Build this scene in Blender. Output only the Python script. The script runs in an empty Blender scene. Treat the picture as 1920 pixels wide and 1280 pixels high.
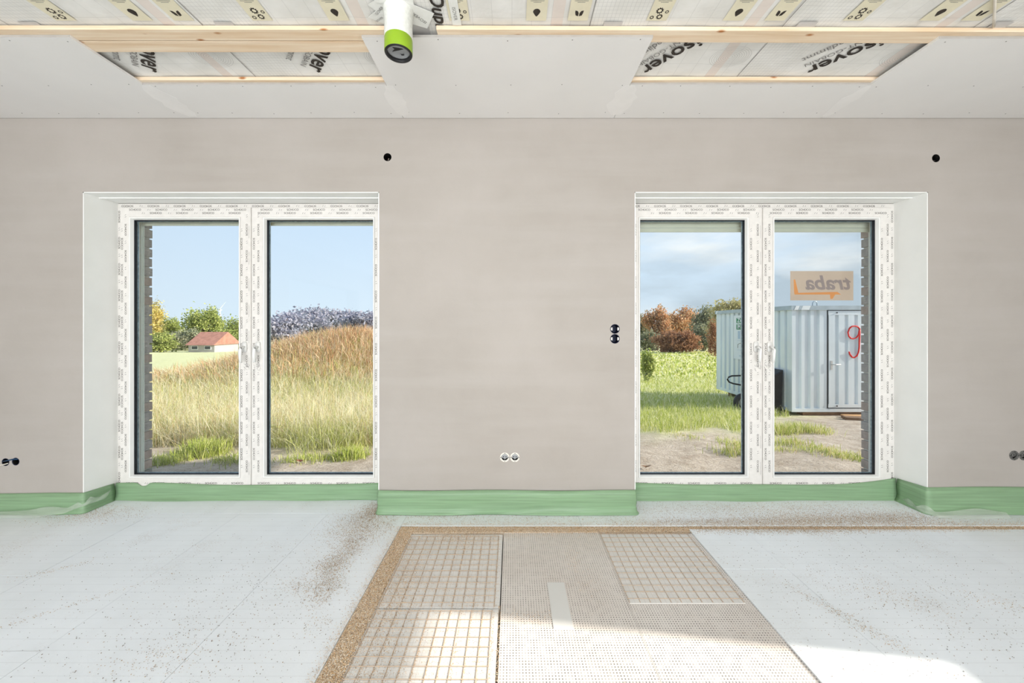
import bpy, bmesh, math, random
import numpy as np
from mathutils import Vector, Matrix

random.seed(7)
rng = np.random.default_rng(11)
scene = bpy.context.scene
C = scene.collection

# ------------------------------------------------------------------ camera
F = 701.0                      # focal length in pixels of the 1920 px wide frame
CH = 1.237                     # camera height
cam_d = bpy.data.cameras.new('camera')
cam = bpy.data.objects.new('camera', cam_d)
C.objects.link(cam)
cam.location = (0, 0, CH)
cam.rotation_euler = (math.pi / 2, 0, 0)
cam_d.sensor_width = 36.0
cam_d.lens = 36.0 * F / 1920.0
cam_d.shift_y = -30.0 / 1920.0
cam_d.clip_start = 0.02
cam_d.clip_end = 2000
scene.camera = cam

# ------------------------------------------------------------------ world: pale blue autumn sky with clouds
W = bpy.data.worlds.new('sky')
scene.world = W
W.use_nodes = True
nt = W.node_tree
nt.nodes.clear()
def N(tree, t, **kw):
    n = tree.nodes.new(t)
    for k, v in kw.items():
        setattr(n, k, v)
    return n
wo = N(nt, 'ShaderNodeOutputWorld')
bg = N(nt, 'ShaderNodeBackground')
bg.inputs['Strength'].default_value = 1.12
nt.links.new(bg.outputs[0], wo.inputs[0])
tc = N(nt, 'ShaderNodeTexCoord')
sep = N(nt, 'ShaderNodeSeparateXYZ')
nt.links.new(tc.outputs['Generated'], sep.inputs[0])
grad = N(nt, 'ShaderNodeValToRGB')
grad.color_ramp.elements[0].position = 0.0
grad.color_ramp.elements[0].color = (0.74, 0.86, 0.98, 1)
grad.color_ramp.elements[1].position = 0.55
grad.color_ramp.elements[1].color = (0.50, 0.69, 0.97, 1)
nt.links.new(sep.outputs['Z'], grad.inputs[0])
mp = N(nt, 'ShaderNodeMapping')
mp.inputs['Scale'].default_value = (1.0, 1.0, 3.2)
mp.inputs['Location'].default_value = (0.35, 0.2, 0.65)
nt.links.new(tc.outputs['Generated'], mp.inputs[0])
n1 = N(nt, 'ShaderNodeTexNoise')
n1.inputs['Scale'].default_value = 1.5
n1.inputs['Detail'].default_value = 8
n1.inputs['Roughness'].default_value = 0.55
nt.links.new(mp.outputs[0], n1.inputs['Vector'])
# a cloud bank drifts over one half of the sky
mk = N(nt, 'ShaderNodeMath', operation='MULTIPLY_ADD')
mk.inputs[1].default_value = 0.50
nt.links.new(sep.outputs['X'], mk.inputs[0])
nt.links.new(n1.outputs['Fac'], mk.inputs[2])
cr = N(nt, 'ShaderNodeValToRGB')
cr.color_ramp.elements[0].position = 0.52
cr.color_ramp.elements[0].color = (0, 0, 0, 1)
cr.color_ramp.elements[1].position = 0.68
cr.color_ramp.elements[1].color = (1, 1, 1, 1)
nt.links.new(mk.outputs[0], cr.inputs[0])
n2 = N(nt, 'ShaderNodeTexNoise')
n2.inputs['Scale'].default_value = 2.6
n2.inputs['Detail'].default_value = 6
nt.links.new(mp.outputs[0], n2.inputs['Vector'])
cc = N(nt, 'ShaderNodeValToRGB')
cc.color_ramp.elements[0].position = 0.46
cc.color_ramp.elements[0].color = (0.50, 0.59, 0.68, 1)
cc.color_ramp.elements[1].position = 0.66
cc.color_ramp.elements[1].color = (1.0, 1.0, 1.0, 1)
nt.links.new(n2.outputs['Fac'], cc.inputs[0])
mx = N(nt, 'ShaderNodeMixRGB')
nt.links.new(cr.outputs[0], mx.inputs[0])
nt.links.new(grad.outputs[0], mx.inputs[1])
nt.links.new(cc.outputs[0], mx.inputs[2])
nt.links.new(mx.outputs[0], bg.inputs[0])

# ------------------------------------------------------------------ sun, and a fill lamp added behind the camera to brighten the room
SUN = Vector((1.0, -0.13, 0.46))
sd = bpy.data.lights.new('sun', 'SUN')
sd.energy = 7.6
sd.angle = math.radians(0.9)
sd.color = (1.0, 0.93, 0.83)
sun = bpy.data.objects.new('sun', sd)
C.objects.link(sun)
sun.rotation_euler = SUN.to_track_quat('Z', 'Y').to_euler()
sun.location = (20, -3, 12)

ad = bpy.data.lights.new('rear_fill', 'AREA')
ad.shape = 'RECTANGLE'
ad.size, ad.size_y = 6.6, 2.35
ad.energy = 410
ad.color = (0.95, 0.975, 1.0)
al = bpy.data.objects.new('rear_fill', ad)
C.objects.link(al)
al.location = (-.40, -5.15, 1.26)
al.rotation_euler = (math.pi / 2, 0, 0)      # added fill lamp in the plane of the rear opening, shines towards +Y

vs = scene.view_settings
vs.view_transform = 'Standard'
vs.look = 'None'
vs.exposure = 0.0
vs.gamma = 1.0
vs.use_curve_mapping = False

# ------------------------------------------------------------------ helpers: where things stand
def on_floor(px, py, z=0.0):
    y = F * (CH - z) / (py - 610.0)
    return ((px - 960.0) / F * y, y)
def on_ceiling(px, py, z):
    y = F * (z - CH) / (610.0 - py)
    return ((px - 960.0) / F * y, y)

# ------------------------------------------------------------------ helpers: materials
def new_mat(name):
    m = bpy.data.materials.new(name)
    m.use_nodes = True
    t = m.node_tree
    t.nodes.clear()
    o = N(t, 'ShaderNodeOutputMaterial')
    b = N(t, 'ShaderNodeBsdfPrincipled')
    t.links.new(b.outputs[0], o.inputs[0])
    return m, t, b, o

def mat(name, col, rough=0.6, var=0.08, scale=8.0, bump=0.0, bscale=60.0, metal=0.0, col2=None, spec=0.3, detail=5, stretch=(1, 1, 1)):
    m, t, b, o = new_mat(name)
    b.inputs['Roughness'].default_value = rough
    b.inputs['Metallic'].default_value = metal
    b.inputs['Specular IOR Level'].default_value = spec
    tcx = N(t, 'ShaderNodeTexCoord')
    mpx = N(t, 'ShaderNodeMapping')
    mpx.inputs['Scale'].default_value = stretch
    t.links.new(tcx.outputs['Object'], mpx.inputs[0])
    nz = N(t, 'ShaderNodeTexNoise')
    nz.inputs['Scale'].default_value = scale
    nz.inputs['Detail'].default_value = detail
    t.links.new(mpx.outputs[0], nz.inputs['Vector'])
    rp = N(t, 'ShaderNodeValToRGB')
    c = np.array(col[:3])
    c2 = np.array(col2[:3]) if col2 is not None else c * (1 + var)
    c1 = c if col2 is not None else c * (1 - var)
    rp.color_ramp.elements[0].position = 0.35
    rp.color_ramp.elements[1].position = 0.65
    rp.color_ramp.elements[0].color = (*[float(min(1, v)) for v in c1], 1)
    rp.color_ramp.elements[1].color = (*[float(min(1, v)) for v in c2], 1)
    t.links.new(nz.outputs['Fac'], rp.inputs[0])
    t.links.new(rp.outputs[0], b.inputs['Base Color'])
    if bump > 0:
        nb = N(t, 'ShaderNodeTexNoise')
        nb.inputs['Scale'].default_value = bscale
        nb.inputs['Detail'].default_value = 4
        t.links.new(mpx.outputs[0], nb.inputs['Vector'])
        bp = N(t, 'ShaderNodeBump')
        bp.inputs['Strength'].default_value = bump
        bp.inputs['Distance'].default_value = 0.01
        t.links.new(nb.outputs['Fac'], bp.inputs['Height'])
        t.links.new(bp.outputs[0], b.inputs['Normal'])
    return m

def lin(r, g, b):
    f = lambda v: ((v / 255 + 0.055) / 1.055) ** 2.4 if v > 10 else v / 255 / 12.92
    return (f(r), f(g), f(b))

def attr_mat(name, rough=0.8, trans=0.0):
    m, t, b, o = new_mat(name)
    a = N(t, 'ShaderNodeVertexColor', layer_name='Col')
    t.links.new(a.outputs[0], b.inputs['Base Color'])
    b.inputs['Roughness'].default_value = rough
    b.inputs['Specular IOR Level'].default_value = 0.15
    if trans > 0:
        tr = N(t, 'ShaderNodeBsdfTranslucent')
        t.links.new(a.outputs[0], tr.inputs[0])
        ms = N(t, 'ShaderNodeMixShader')
        ms.inputs[0].default_value = trans
        t.links.new(b.outputs[0], ms.inputs[1])
        t.links.new(tr.outputs[0], ms.inputs[2])
        t.links.new(ms.outputs[0], o.inputs[0])
    return m

def math_node(t, op, a, b=None, clamp=False):
    n = N(t, 'ShaderNodeMath', operation=op)
    n.use_clamp = clamp
    for i, v in enumerate((a, b)):
        if v is None:
            continue
        if isinstance(v, (int, float)):
            n.inputs[i].default_value = v
        else:
            t.links.new(v, n.inputs[i])
    return n.outputs[0]

def grid_lines(t, sx, sy, pitch_x, pitch_y, w):
    """1 on thin lines of a rectangular grid"""
    def one(s, p):
        f = math_node(t, 'FRACT', math_node(t, 'DIVIDE', s, p))
        d = math_node(t, 'ABSOLUTE', math_node(t, 'SUBTRACT', f, 0.5))
        return math_node(t, 'GREATER_THAN', d, 0.5 - w / p / 2)
    return math_node(t, 'MAXIMUM', one(sx, pitch_x), one(sy, pitch_y))

def mixcol(t, fac, a, b):
    n = N(t, 'ShaderNodeMixRGB')
    for i, v in enumerate((fac, a, b)):
        if isinstance(v, (int, float)):
            n.inputs[i].default_value = v
        elif isinstance(v, tuple):
            n.inputs[i].default_value = (*v, 1)
        else:
            t.links.new(v, n.inputs[i])
    return n.outputs[0]

def world_xyz(t):
    g = N(t, 'ShaderNodeNewGeometry')
    s = N(t, 'ShaderNodeSeparateXYZ')
    t.links.new(g.outputs['Position'], s.inputs[0])
    return g, s

def noise(t, vec, scale, detail=5, rough=0.5):
    n = N(t, 'ShaderNodeTexNoise')
    n.inputs['Scale'].default_value = scale
    n.inputs['Detail'].default_value = detail
    n.inputs['Roughness'].default_value = rough
    t.links.new(vec, n.inputs['Vector'])
    return n.outputs['Fac']

def ramp(t, fac, p0, p1, c0=(0, 0, 0), c1=(1, 1, 1)):
    r = N(t, 'ShaderNodeValToRGB')
    r.color_ramp.elements[0].position = p0
    r.color_ramp.elements[1].position = p1
    r.color_ramp.elements[0].color = (*c0, 1)
    r.color_ramp.elements[1].color = (*c1, 1)
    t.links.new(fac, r.inputs[0])
    return r.outputs[0]

M = {}
# smooth lime plaster with trowel clouds
def plaster_mat():
    m, t, b, o = new_mat('plaster')
    g, s = world_xyz(t)
    a = noise(t, g.outputs['Position'], 1.3, 6, 0.6)
    c = ramp(t, a, 0.3, 0.7, lin(167, 160, 152), lin(177, 170, 163))
    mp_ = N(t, 'ShaderNodeMapping')
    mp_.inputs['Scale'].default_value = (0.6, 1, 6)
    t.links.new(g.outputs['Position'], mp_.inputs[0])
    st = noise(t, mp_.outputs[0], 1.6, 5)
    c2 = mixcol(t, math_node(t, 'MULTIPLY', ramp(t, st, 0.45, 0.75), .5), c, lin(180, 174, 168))
    t.links.new(c2, b.inputs['Base Color'])
    b.inputs['Roughness'].default_value = 0.75
    b.inputs['Specular IOR Level'].default_value = 0.2
    bp = N(t, 'ShaderNodeBump')
    bp.inputs['Strength'].default_value = 0.08
    bp.inputs['Distance'].default_value = 0.01
    t.links.new(noise(t, g.outputs['Position'], 25, 6), bp.inputs['Height'])
    t.links.new(bp.outputs[0], b.inputs['Normal'])
    return m
M['plaster'] = plaster_mat()
M['reveal'] = mat('white_reveal', lin(238, 238, 234), 0.7, 0.02, 5)
M['drywall'] = mat('plasterboard', lin(235, 233, 230), 0.8, 0.015, 3.0, 0.04, 90)
M['compound'] = mat('joint_compound', lin(240, 238, 235), 0.7, 0.02, 9, 0.05, 30)
M['concrete'] = mat('raw_concrete', (0.45, 0.44, 0.42), 0.9, 0.12, 4, 0.3, 40)
M['upvc'] = mat('white_plastic', lin(232, 231, 227), 0.35, 0.015, 4, spec=0.45)
M['film'] = mat('protective_film', lin(223, 219, 213), 0.45, 0.03, 30, spec=0.4)
M['gasket'] = mat('black_gasket', (0.012, 0.015, 0.02), 0.5, 0.2, 40)
M['spacer'] = mat('grey_spacer', (0.32, 0.40, 0.46), 0.35, 0.25, 60, metal=0.4)
M['print'] = mat('dark_print', (0.035, 0.028, 0.022), 0.6, 0.2, 40)
M['print_grey'] = mat('grey_print', (0.24, 0.23, 0.22), 0.6, 0.2, 40)
M['print_pale'] = mat('pale_print', (0.48, 0.47, 0.45), 0.6, 0.1, 40)
M['beige_print'] = mat('beige_print', lin(231, 224, 198), 0.55, 0.03, 20)
M['grey_square'] = mat('grey_square', lin(200, 198, 196), 0.55, 0.03, 20)
M['tape'] = mat('white_tape', lin(236, 237, 232), 0.4, 0.02, 20, 0.1, 30)
M['green_duct'] = mat('green_duct_band', lin(140, 175, 35), 0.35, 0.05, 10, spec=0.45)
M['net_film'] = mat('white_net_film', lin(228, 229, 222), 0.5, 0.05, 80, 0.3, 120)
M['rubber'] = mat('black_rubber', (0.02, 0.02, 0.021), 0.45, 0.2, 30)
M['grey_cap'] = mat('grey_cap', (0.33, 0.34, 0.35), 0.4, 0.06, 20)
M['box_white'] = mat('white_box_plastic', lin(228, 224, 214), 0.45, 0.04, 60)
M['box_blue'] = mat('navy_box_plastic', (0.006, 0.010, 0.035), 0.5, 0.3, 60)
M['box_grey'] = mat('dusty_box_plastic', (0.13, 0.125, 0.115), 0.7, 0.4, 120)
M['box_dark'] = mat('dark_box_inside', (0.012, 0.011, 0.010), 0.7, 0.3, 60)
M['wire_white'] = mat('white_cable', lin(225, 218, 205), 0.5, 0.05, 30)
M['wire_blue'] = mat('blue_conduit', (0.012, 0.05, 0.12), 0.4, 0.2, 60)
M['wire_red'] = mat('rust_cable', (0.22, 0.05, 0.025), 0.5, 0.2, 60)
M['paper_edge'] = mat('board_paper_edge', lin(176, 172, 166), 0.8, 0.05, 20)
M['screw'] = mat('screw_head', (0.16, 0.15, 0.14), 0.5, 0.2, 60)
M['rust_wire'] = mat('rusty_wire', lin(204, 172, 138), 0.7, 0.0, 60, col2=lin(176, 162, 148))
M['shutter'] = mat('shutter_aluminium', lin(200, 200, 184), 0.4, 0.03, 10)
M['rail'] = mat('guide_rail', lin(226, 230, 224), 0.4, 0.02, 10)
M['mortar'] = mat('pale_mortar', lin(206, 203, 198), 0.9, 0.08, 60, 0.2, 90)
M['brick_a'] = mat('grey_red_brick', lin(158, 142, 134), 0.85, 0.0, 26, 0.3, 120, col2=lin(176, 160, 152))
M['brick_b'] = mat('grey_brick', lin(150, 145, 143), 0.85, 0.0, 26, 0.3, 120, col2=lin(172, 166, 163))
M['galv'] = mat('galvanised_sheet', (0.72, 0.78, 0.82), 0.34, 0.08, 2.5, metal=0.2, stretch=(1, 1, .25))
M['galv_dark'] = mat('galvanised_trim', (0.42, 0.48, 0.52), 0.4, 0.10, 6, metal=0.35)
M['zinc_handle'] = mat('zinc_handle', (0.6, 0.6, 0.6), 0.3, 0.1, 30, metal=0.7)
M['red_paint'] = mat('red_spray_paint', (0.78, 0.02, 0.015), 0.5, 0.1, 30)
M['poster'] = mat('white_poster', lin(226, 230, 232), 0.5, 0.02, 10)
M['poster_green'] = mat('poster_green', lin(40, 130, 90), 0.5, 0.04, 10)
M['poster_blue'] = mat('poster_pale_blue', lin(178, 196, 214), 0.5, 0.04, 30)
M['black_paint'] = mat('black_paint', (0.012, 0.012, 0.014), 0.45, 0.2, 20)
M['old_wood'] = mat('old_timber', (0.22, 0.13, 0.08), 0.85, 0.3, 8, 0.3, 40, stretch=(1, 8, 8))
M['sign'] = mat('tan_sticker', lin(206, 182, 164), 0.5, 0.03, 6)
M['sign_grey'] = mat('sticker_grey', lin(160, 142, 138), 0.5, 0.03, 6)
M['sign_orange'] = mat('sticker_orange', lin(226, 152, 88), 0.5, 0.03, 6)
M['bark'] = mat('bark', (0.11, 0.085, 0.065), 0.9, 0.25, 6, 0.4, 12)
M['render_far'] = mat('far_house_wall', (0.45, 0.43, 0.42), 0.9, 0.05, 1)
M['roof_red'] = mat('far_red_roof', (0.42, 0.20, 0.15), 0.8, 0.15, 2)
M['pane_far'] = mat('far_window', (0.08, 0.09, 0.10), 0.2, 0.1, 2)
M['turbine'] = mat('turbine_white', (0.8, 0.82, 0.84), 0.4, 0.02, 1)
M['leaf'] = attr_mat('foliage', 0.7, 0.4)
M['grass'] = attr_mat('grass_blades', 0.7, 0.3)
M['grain'] = attr_mat('granules', 0.9)

def wood_mat():
    m, t, b, o = new_mat('pine_batten')
    g, s = world_xyz(t)
    mp_ = N(t, 'ShaderNodeMapping')
    mp_.inputs['Scale'].default_value = (1.2, 26, 26)
    t.links.new(g.outputs['Position'], mp_.inputs[0])
    w = noise(t, mp_.outputs[0], 1.5, 6, 0.6)
    c = ramp(t, w, 0.35, 0.7, lin(228, 200, 166), lin(247, 230, 206))
    v = N(t, 'ShaderNodeTexVoronoi')
    v.inputs['Scale'].default_value = 1.0
    mq = N(t, 'ShaderNodeMapping')
    mq.inputs['Scale'].default_value = (5.0, 12, 12)
    t.links.new(g.outputs['Position'], mq.inputs[0])
    t.links.new(mq.outputs[0], v.inputs['Vector'])
    k = ramp(t, v.outputs['Distance'], 0.05, 0.13, (1, 1, 1), (0, 0, 0))
    c2 = mixcol(t, k, c, lin(176, 116, 66))
    t.links.new(c2, b.inputs['Base Color'])
    b.inputs['Roughness'].default_value = 0.6
    b.inputs['Specular IOR Level'].default_value = 0.2
    return m
M['pine'] = wood_mat()

def membrane_mat():
    m, t, b, o = new_mat('printed_membrane')
    g, s = world_xyz(t)
    coarse = grid_lines(t, s.outputs['X'], s.outputs['Y'], 0.09, 0.10, 0.0016)
    fine = grid_lines(t, s.outputs['X'], s.outputs['Y'], 0.018, 0.02, 0.0013)
    # the fine grid is printed in one band of every 0.9 m repeat
    fx = math_node(t, 'FRACT', math_node(t, 'DIVIDE', math_node(t, 'ADD', s.outputs['X'], 8.64), 0.9))
    band = math_node(t, 'LESS_THAN', fx, 0.28)
    pinkb = math_node(t, 'MULTIPLY', math_node(t, 'GREATER_THAN', fx, 0.80), math_node(t, 'LESS_THAN', fx, 0.86))
    fine = math_node(t, 'MULTIPLY', fine, band)
    lines = math_node(t, 'MAXIMUM', math_node(t, 'MULTIPLY', coarse, 0.45), math_node(t, 'MULTIPLY', fine, 0.5))
    n = noise(t, g.outputs['Position'], 6, 5)
    base = ramp(t, n, 0.35, 0.65, lin(226, 225, 220), lin(240, 239, 235))
    base = mixcol(t, math_node(t, 'MULTIPLY', pinkb, 0.7), base, lin(228, 214, 204))
    c = mixcol(t, lines, base, lin(176, 176, 174))
    t.links.new(c, b.inputs['Base Color'])
    b.inputs['Roughness'].default_value = 0.45
    bp = N(t, 'ShaderNodeBump')
    bp.inputs['Strength'].default_value = 0.25
    bp.inputs['Distance'].default_value = 0.02
    t.links.new(noise(t, g.outputs['Position'], 9, 3), bp.inputs['Height'])
    t.links.new(bp.outputs[0], b.inputs['Normal'])
    return m
M['membrane'] = membrane_mat()

def eps_mat(name, base0, base1, kind):
    m, t, b, o = new_mat(name)
    g, s = world_xyz(t)
    n = noise(t, g.outputs['Position'], 2.2, 6, 0.6)
    c = ramp(t, n, 0.3, 0.7, base0, base1)
    # brown dust trodden in, in loose patches
    d = noise(t, g.outputs['Position'], 3.1, 8, 0.7)
    dd = noise(t, g.outputs['Position'], 140, 3, 0.6)
    dust = math_node(t, 'MULTIPLY', ramp(t, d, 0.54, 0.72), ramp(t, dd, 0.52, 0.60))
    if kind == 'lines':
        ln = grid_lines(t, math_node(t, 'ADD', s.outputs['X'], 20.011), math_node(t, 'ADD', s.outputs['Y'], 20.0), 40.0, 0.052, 0.0013)
        c = mixcol(t, math_node(t, 'MULTIPLY', ln, 0.22), c, lin(150, 152, 150))
        c = mixcol(t, math_node(t, 'MULTIPLY', dust, 0.5), c, lin(176, 152, 128))
    elif kind == 'grid':
        ln = grid_lines(t, math_node(t, 'ADD', s.outputs['X'], 20.011), math_node(t, 'ADD', s.outputs['Y'], 20.013), 0.0235, 0.0235, 0.0014)
        c = mixcol(t, math_node(t, 'MULTIPLY', ln, 0.35), c, lin(160, 152, 144))
        c = mixcol(t, math_node(t, 'MULTIPLY', dust, 0.7), c, lin(184, 158, 132))
    elif kind == 'dots':
        p = 0.0116
        fx_ = math_node(t, 'SUBTRACT', math_node(t, 'FRACT', math_node(t, 'DIVIDE', math_node(t, 'ADD', s.outputs['X'], 20.0), p)), 0.5)
        fy_ = math_node(t, 'SUBTRACT', math_node(t, 'FRACT', math_node(t, 'DIVIDE', math_node(t, 'ADD', s.outputs['Y'], 20.0), p)), 0.5)
        r2 = math_node(t, 'ADD', math_node(t, 'MULTIPLY', fx_, fx_), math_node(t, 'MULTIPLY', fy_, fy_))
        dot = math_node(t, 'LESS_THAN', r2, 0.052)
        wv = noise(t, g.outputs['Position'], 30, 3)
        dot = math_node(t, 'MULTIPLY', dot, ramp(t, wv, 0.2, 0.6))
        c = mixcol(t, math_node(t, 'MULTIPLY', dot, 0.9), c, lin(92, 88, 84))
        c = mixcol(t, math_node(t, 'MULTIPLY', dust, 0.5), c, lin(184, 160, 138))
    t.links.new(c, b.inputs['Base Color'])
    b.inputs['Roughness'].default_value = 0.7
    b.inputs['Specular IOR Level'].default_value = 0.25
    bp = N(t, 'ShaderNodeBump')
    bp.inputs['Strength'].default_value = 0.06
    bp.inputs['Distance'].default_value = 0.004
    t.links.new(noise(t, g.outputs['Position'], 160, 2), bp.inputs['Height'])
    t.links.new(bp.outputs[0], b.inputs['Normal'])
    return m
M['eps'] = eps_mat('white_foam_board', lin(233, 237, 239), lin(243, 247, 250), 'lines')
M['eps_grid'] = eps_mat('foam_board_with_grid', lin(222, 220, 216), lin(236, 234, 230), 'grid')
M['eps_dots'] = eps_mat('dimpled_foam_board', lin(218, 210, 202), lin(230, 224, 218), 'dots')
M['eps_plain'] = eps_mat('smooth_foam', lin(220, 219, 215), lin(228, 228, 225), 'plain')
M['bed'] = mat('granule_bed', lin(214, 190, 162), 0.95, 0.0, 220, 0.4, 300, col2=lin(240, 224, 204), detail=3)

def foil_mat(name, col, clear):
    m, t, b, o = new_mat(name)
    g, s = world_xyz(t)
    mp_ = N(t, 'ShaderNodeMapping')
    mp_.inputs['Scale'].default_value = (1, 1, 30)
    t.links.new(g.outputs['Position'], mp_.inputs[0])
    n = noise(t, mp_.outputs[0], 3, 4)
    cc_ = ramp(t, n, 0.3, 0.7, tuple(v * 0.86 for v in col), tuple(min(1, v * 1.1) for v in col))
    t.links.new(cc_, b.inputs['Base Color'])
    b.inputs['Roughness'].default_value = 0.4
    tr = N(t, 'ShaderNodeBsdfTranslucent')
    t.links.new(cc_, tr.inputs[0])
    ms = N(t, 'ShaderNodeMixShader')
    ms.inputs[0].default_value = 0.3
    t.links.new(b.outputs[0], ms.inputs[1])
    t.links.new(tr.outputs[0], ms.inputs[2])
    fin = ms.outputs[0]
    if clear > 0:
        tp = N(t, 'ShaderNodeBsdfTransparent')
        m2 = N(t, 'ShaderNodeMixShader')
        m2.inputs[0].default_value = clear
        t.links.new(fin, m2.inputs[1])
        t.links.new(tp.outputs[0], m2.inputs[2])
        fin = m2.outputs[0]
    t.links.new(fin, o.inputs[0])
    return m
M['green_foam'] = foil_mat('mint_edge_strip', lin(157, 191, 150), 0)
M['clear_foil'] = foil_mat('clear_foil', lin(228, 234, 224), 0.6)

def glass_mat():
    m, t, b, o = new_mat('window_glass')
    tp = N(t, 'ShaderNodeBsdfTransparent')
    tp.inputs[0].default_value = (0.935, 0.955, 0.95, 1)
    gl = N(t, 'ShaderNodeBsdfGlossy')
    gl.inputs['Roughness'].default_value = 0.0
    lw = N(t, 'ShaderNodeFresnel')
    lw.inputs[0].default_value = 1.25
    ms = N(t, 'ShaderNodeMixShader')
    t.links.new(lw.outputs[0], ms.inputs[0])
    t.links.new(tp.outputs[0], ms.inputs[1])
    t.links.new(gl.outputs[0], ms.inputs[2])
    t.links.new(ms.outputs[0], o.inputs[0])
    return m
M['glass'] = glass_mat()

def ground_mat():
    m, t, b, o = new_mat('field_ground')
    g, s = world_xyz(t)
    a = N(t, 'ShaderNodeVertexColor', layer_name='Col')
    n = noise(t, g.outputs['Position'], 5, 8, 0.7)
    n3 = noise(t, g.outputs['Position'], 45, 5, 0.7)
    soil = ramp(t, n, 0.3, 0.7, lin(168, 150, 132), lin(216, 200, 184))
    soil = mixcol(t, ramp(t, n3, 0.55, 0.68), soil, lin(110, 92, 76))
    grassc = ramp(t, n, 0.3, 0.7, lin(206, 204, 146), lin(230, 225, 182))
    c = mixcol(t, a.outputs[0], grassc, soil)
    t.links.new(c, b.inputs['Base Color'])
    b.inputs['Roughness'].default_value = 0.95
    b.inputs['Specular IOR Level'].default_value = 0.1
    bp = N(t, 'ShaderNodeBump')
    bp.inputs['Strength'].default_value = 0.7
    bp.inputs['Distance'].default_value = 0.05
    t.links.new(noise(t, g.outputs['Position'], 18, 7, 0.7), bp.inputs['Height'])
    t.links.new(bp.outputs[0], b.inputs['Normal'])
    return m
M['ground'] = ground_mat()

# ------------------------------------------------------------------ helpers: geometry
class MB:
    def __init__(self):
        self.v, self.f = [], []
    def add(self, vs_, fs_):
        k = len(self.v)
        self.v += [tuple(p) for p in vs_]
        self.f += [tuple(i + k for i in q) for q in fs_]
        return self
    def box(self, x0, x1, y0, y1, z0, z1):
        vs_ = [(x, y, z) for z in (z0, z1) for y in (y0, y1) for x in (x0, x1)]
        return self.add(vs_, [(0, 2, 3, 1), (4, 5, 7, 6), (0, 1, 5, 4), (2, 6, 7, 3), (0, 4, 6, 2), (1, 3, 7, 5)])
    def prism(self, poly, to3, d):
        """poly: 2D points, to3(u, v, w) -> 3D, extruded w from 0 to d"""
        n = len(poly)
        vs_ = [to3(u, v, 0) for u, v in poly] + [to3(u, v, d) for u, v in poly]
        fs_ = [tuple(range(n))[::-1], tuple(range(n, 2 * n))]
        fs_ += [(i, (i + 1) % n, n + (i + 1) % n, n + i) for i in range(n)]
        return self.add(vs_, fs_)
    def lathe(self, prof, center, axis='Z', seg=24, caps=(True, True)):
        """prof: list of (r, h)"""
        cx, cy, cz = center
        rings = []
        for r, h in prof:
            ring = []
            for k in range(seg):
                a = 2 * math.pi * k / seg
                p, q = r * math.cos(a), r * math.sin(a)
                ring.append({'Z': (cx + p, cy + q, cz + h), 'Y': (cx + p, cy + h, cz + q), 'X': (cx + h, cy + p, cz + q)}[axis])
            rings.append(ring)
        vs_ = [p for r in rings for p in r]
        fs_ = []
        for i in range(len(prof) - 1):
            for k in range(seg):
                k2 = (k + 1) % seg
                fs_.append((i * seg + k, i * seg + k2, (i + 1) * seg + k2, (i + 1) * seg + k))
        if caps[0]:
            fs_.append(tuple(range(seg))[::-1])
        if caps[1]:
            fs_.append(tuple(range((len(prof) - 1) * seg, len(prof) * seg)))
        return self.add(vs_, fs_)
    def tube(self, pts, r, seg=8, closed=False):
        pts = [Vector(p) for p in pts]
        n = len(pts)
        rs = r if isinstance(r, (list, tuple)) else [r] * n
        vs_, fs_ = [], []
        up = Vector((0.13, 0.21, 1)).normalized()
        for i, p in enumerate(pts):
            a = pts[(i - 1) % n] if (closed or i > 0) else p
            b_ = pts[(i + 1) % n] if (closed or i < n - 1) else p
            d = (b_ - a).normalized()
            s = d.cross(up)
            if s.length < 1e-3:
                s = d.cross(Vector((1, 0, 0)))
            s.normalize()
            q = s.cross(d)
            for k in range(seg):
                an = 2 * math.pi * k / seg
                vs_.append(p + (s * math.cos(an) + q * math.sin(an)) * rs[i])
        m = n if closed else n - 1
        for i in range(m):
            j = (i + 1) % n
            for k in range(seg):
                k2 = (k + 1) % seg
                fs_.append((i * seg + k, i * seg + k2, j * seg + k2, j * seg + k))
        if not closed:
            fs_.append(tuple(range(seg))[::-1])
            fs_.append(tuple(range((n - 1) * seg, n * seg)))
        return self.add(vs_, fs_)
    def ring(self, x0, x1, z0, z1, prof):
        """mitred rectangular frame; prof: closed list of (inset, y)"""
        n = len(prof)
        vs_ = []
        for cx, cz, sx, sz in ((x0, z0, 1, 1), (x1, z0, -1, 1), (x1, z1, -1, -1), (x0, z1, 1, -1)):
            vs_ += [(cx + sx * (i[0] if isinstance(i, tuple) else i), y, cz + sz * i) for i, y in prof]
        fs_ = []
        for c in range(4):
            c2 = (c + 1) % 4
            for k in range(n):
                k2 = (k + 1) % n
                fs_.append((c * n + k, c2 * n + k, c2 * n + k2, c * n + k2))
        return self.add(vs_, fs_)
    def build(self, name, m, parent=None, smooth=False, bevel=0.0):
        me = bpy.data.meshes.new(name)
        me.from_pydata(self.v, [], self.f)
        bm = bmesh.new()
        bm.from_mesh(me)
        bmesh.ops.recalc_face_normals(bm, faces=bm.faces)
        bm.to_mesh(me)
        bm.free()
        return link(name, me, m, parent, smooth, bevel)

def link(name, me, m, parent=None, smooth=False, bevel=0.0):
    if m is not None:
        me.materials.clear()
        me.materials.append(m)
    if smooth:
        me.polygons.foreach_set('use_smooth', [True] * len(me.polygons))
    o = bpy.data.objects.new(name, me)
    C.objects.link(o)
    if parent is not None:
        o.parent = parent
    if bevel > 0:
        md = o.modifiers.new('bevel', 'BEVEL')
        md.width = bevel
        md.segments = 2
        md.limit_method = 'ANGLE'
    return o

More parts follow.
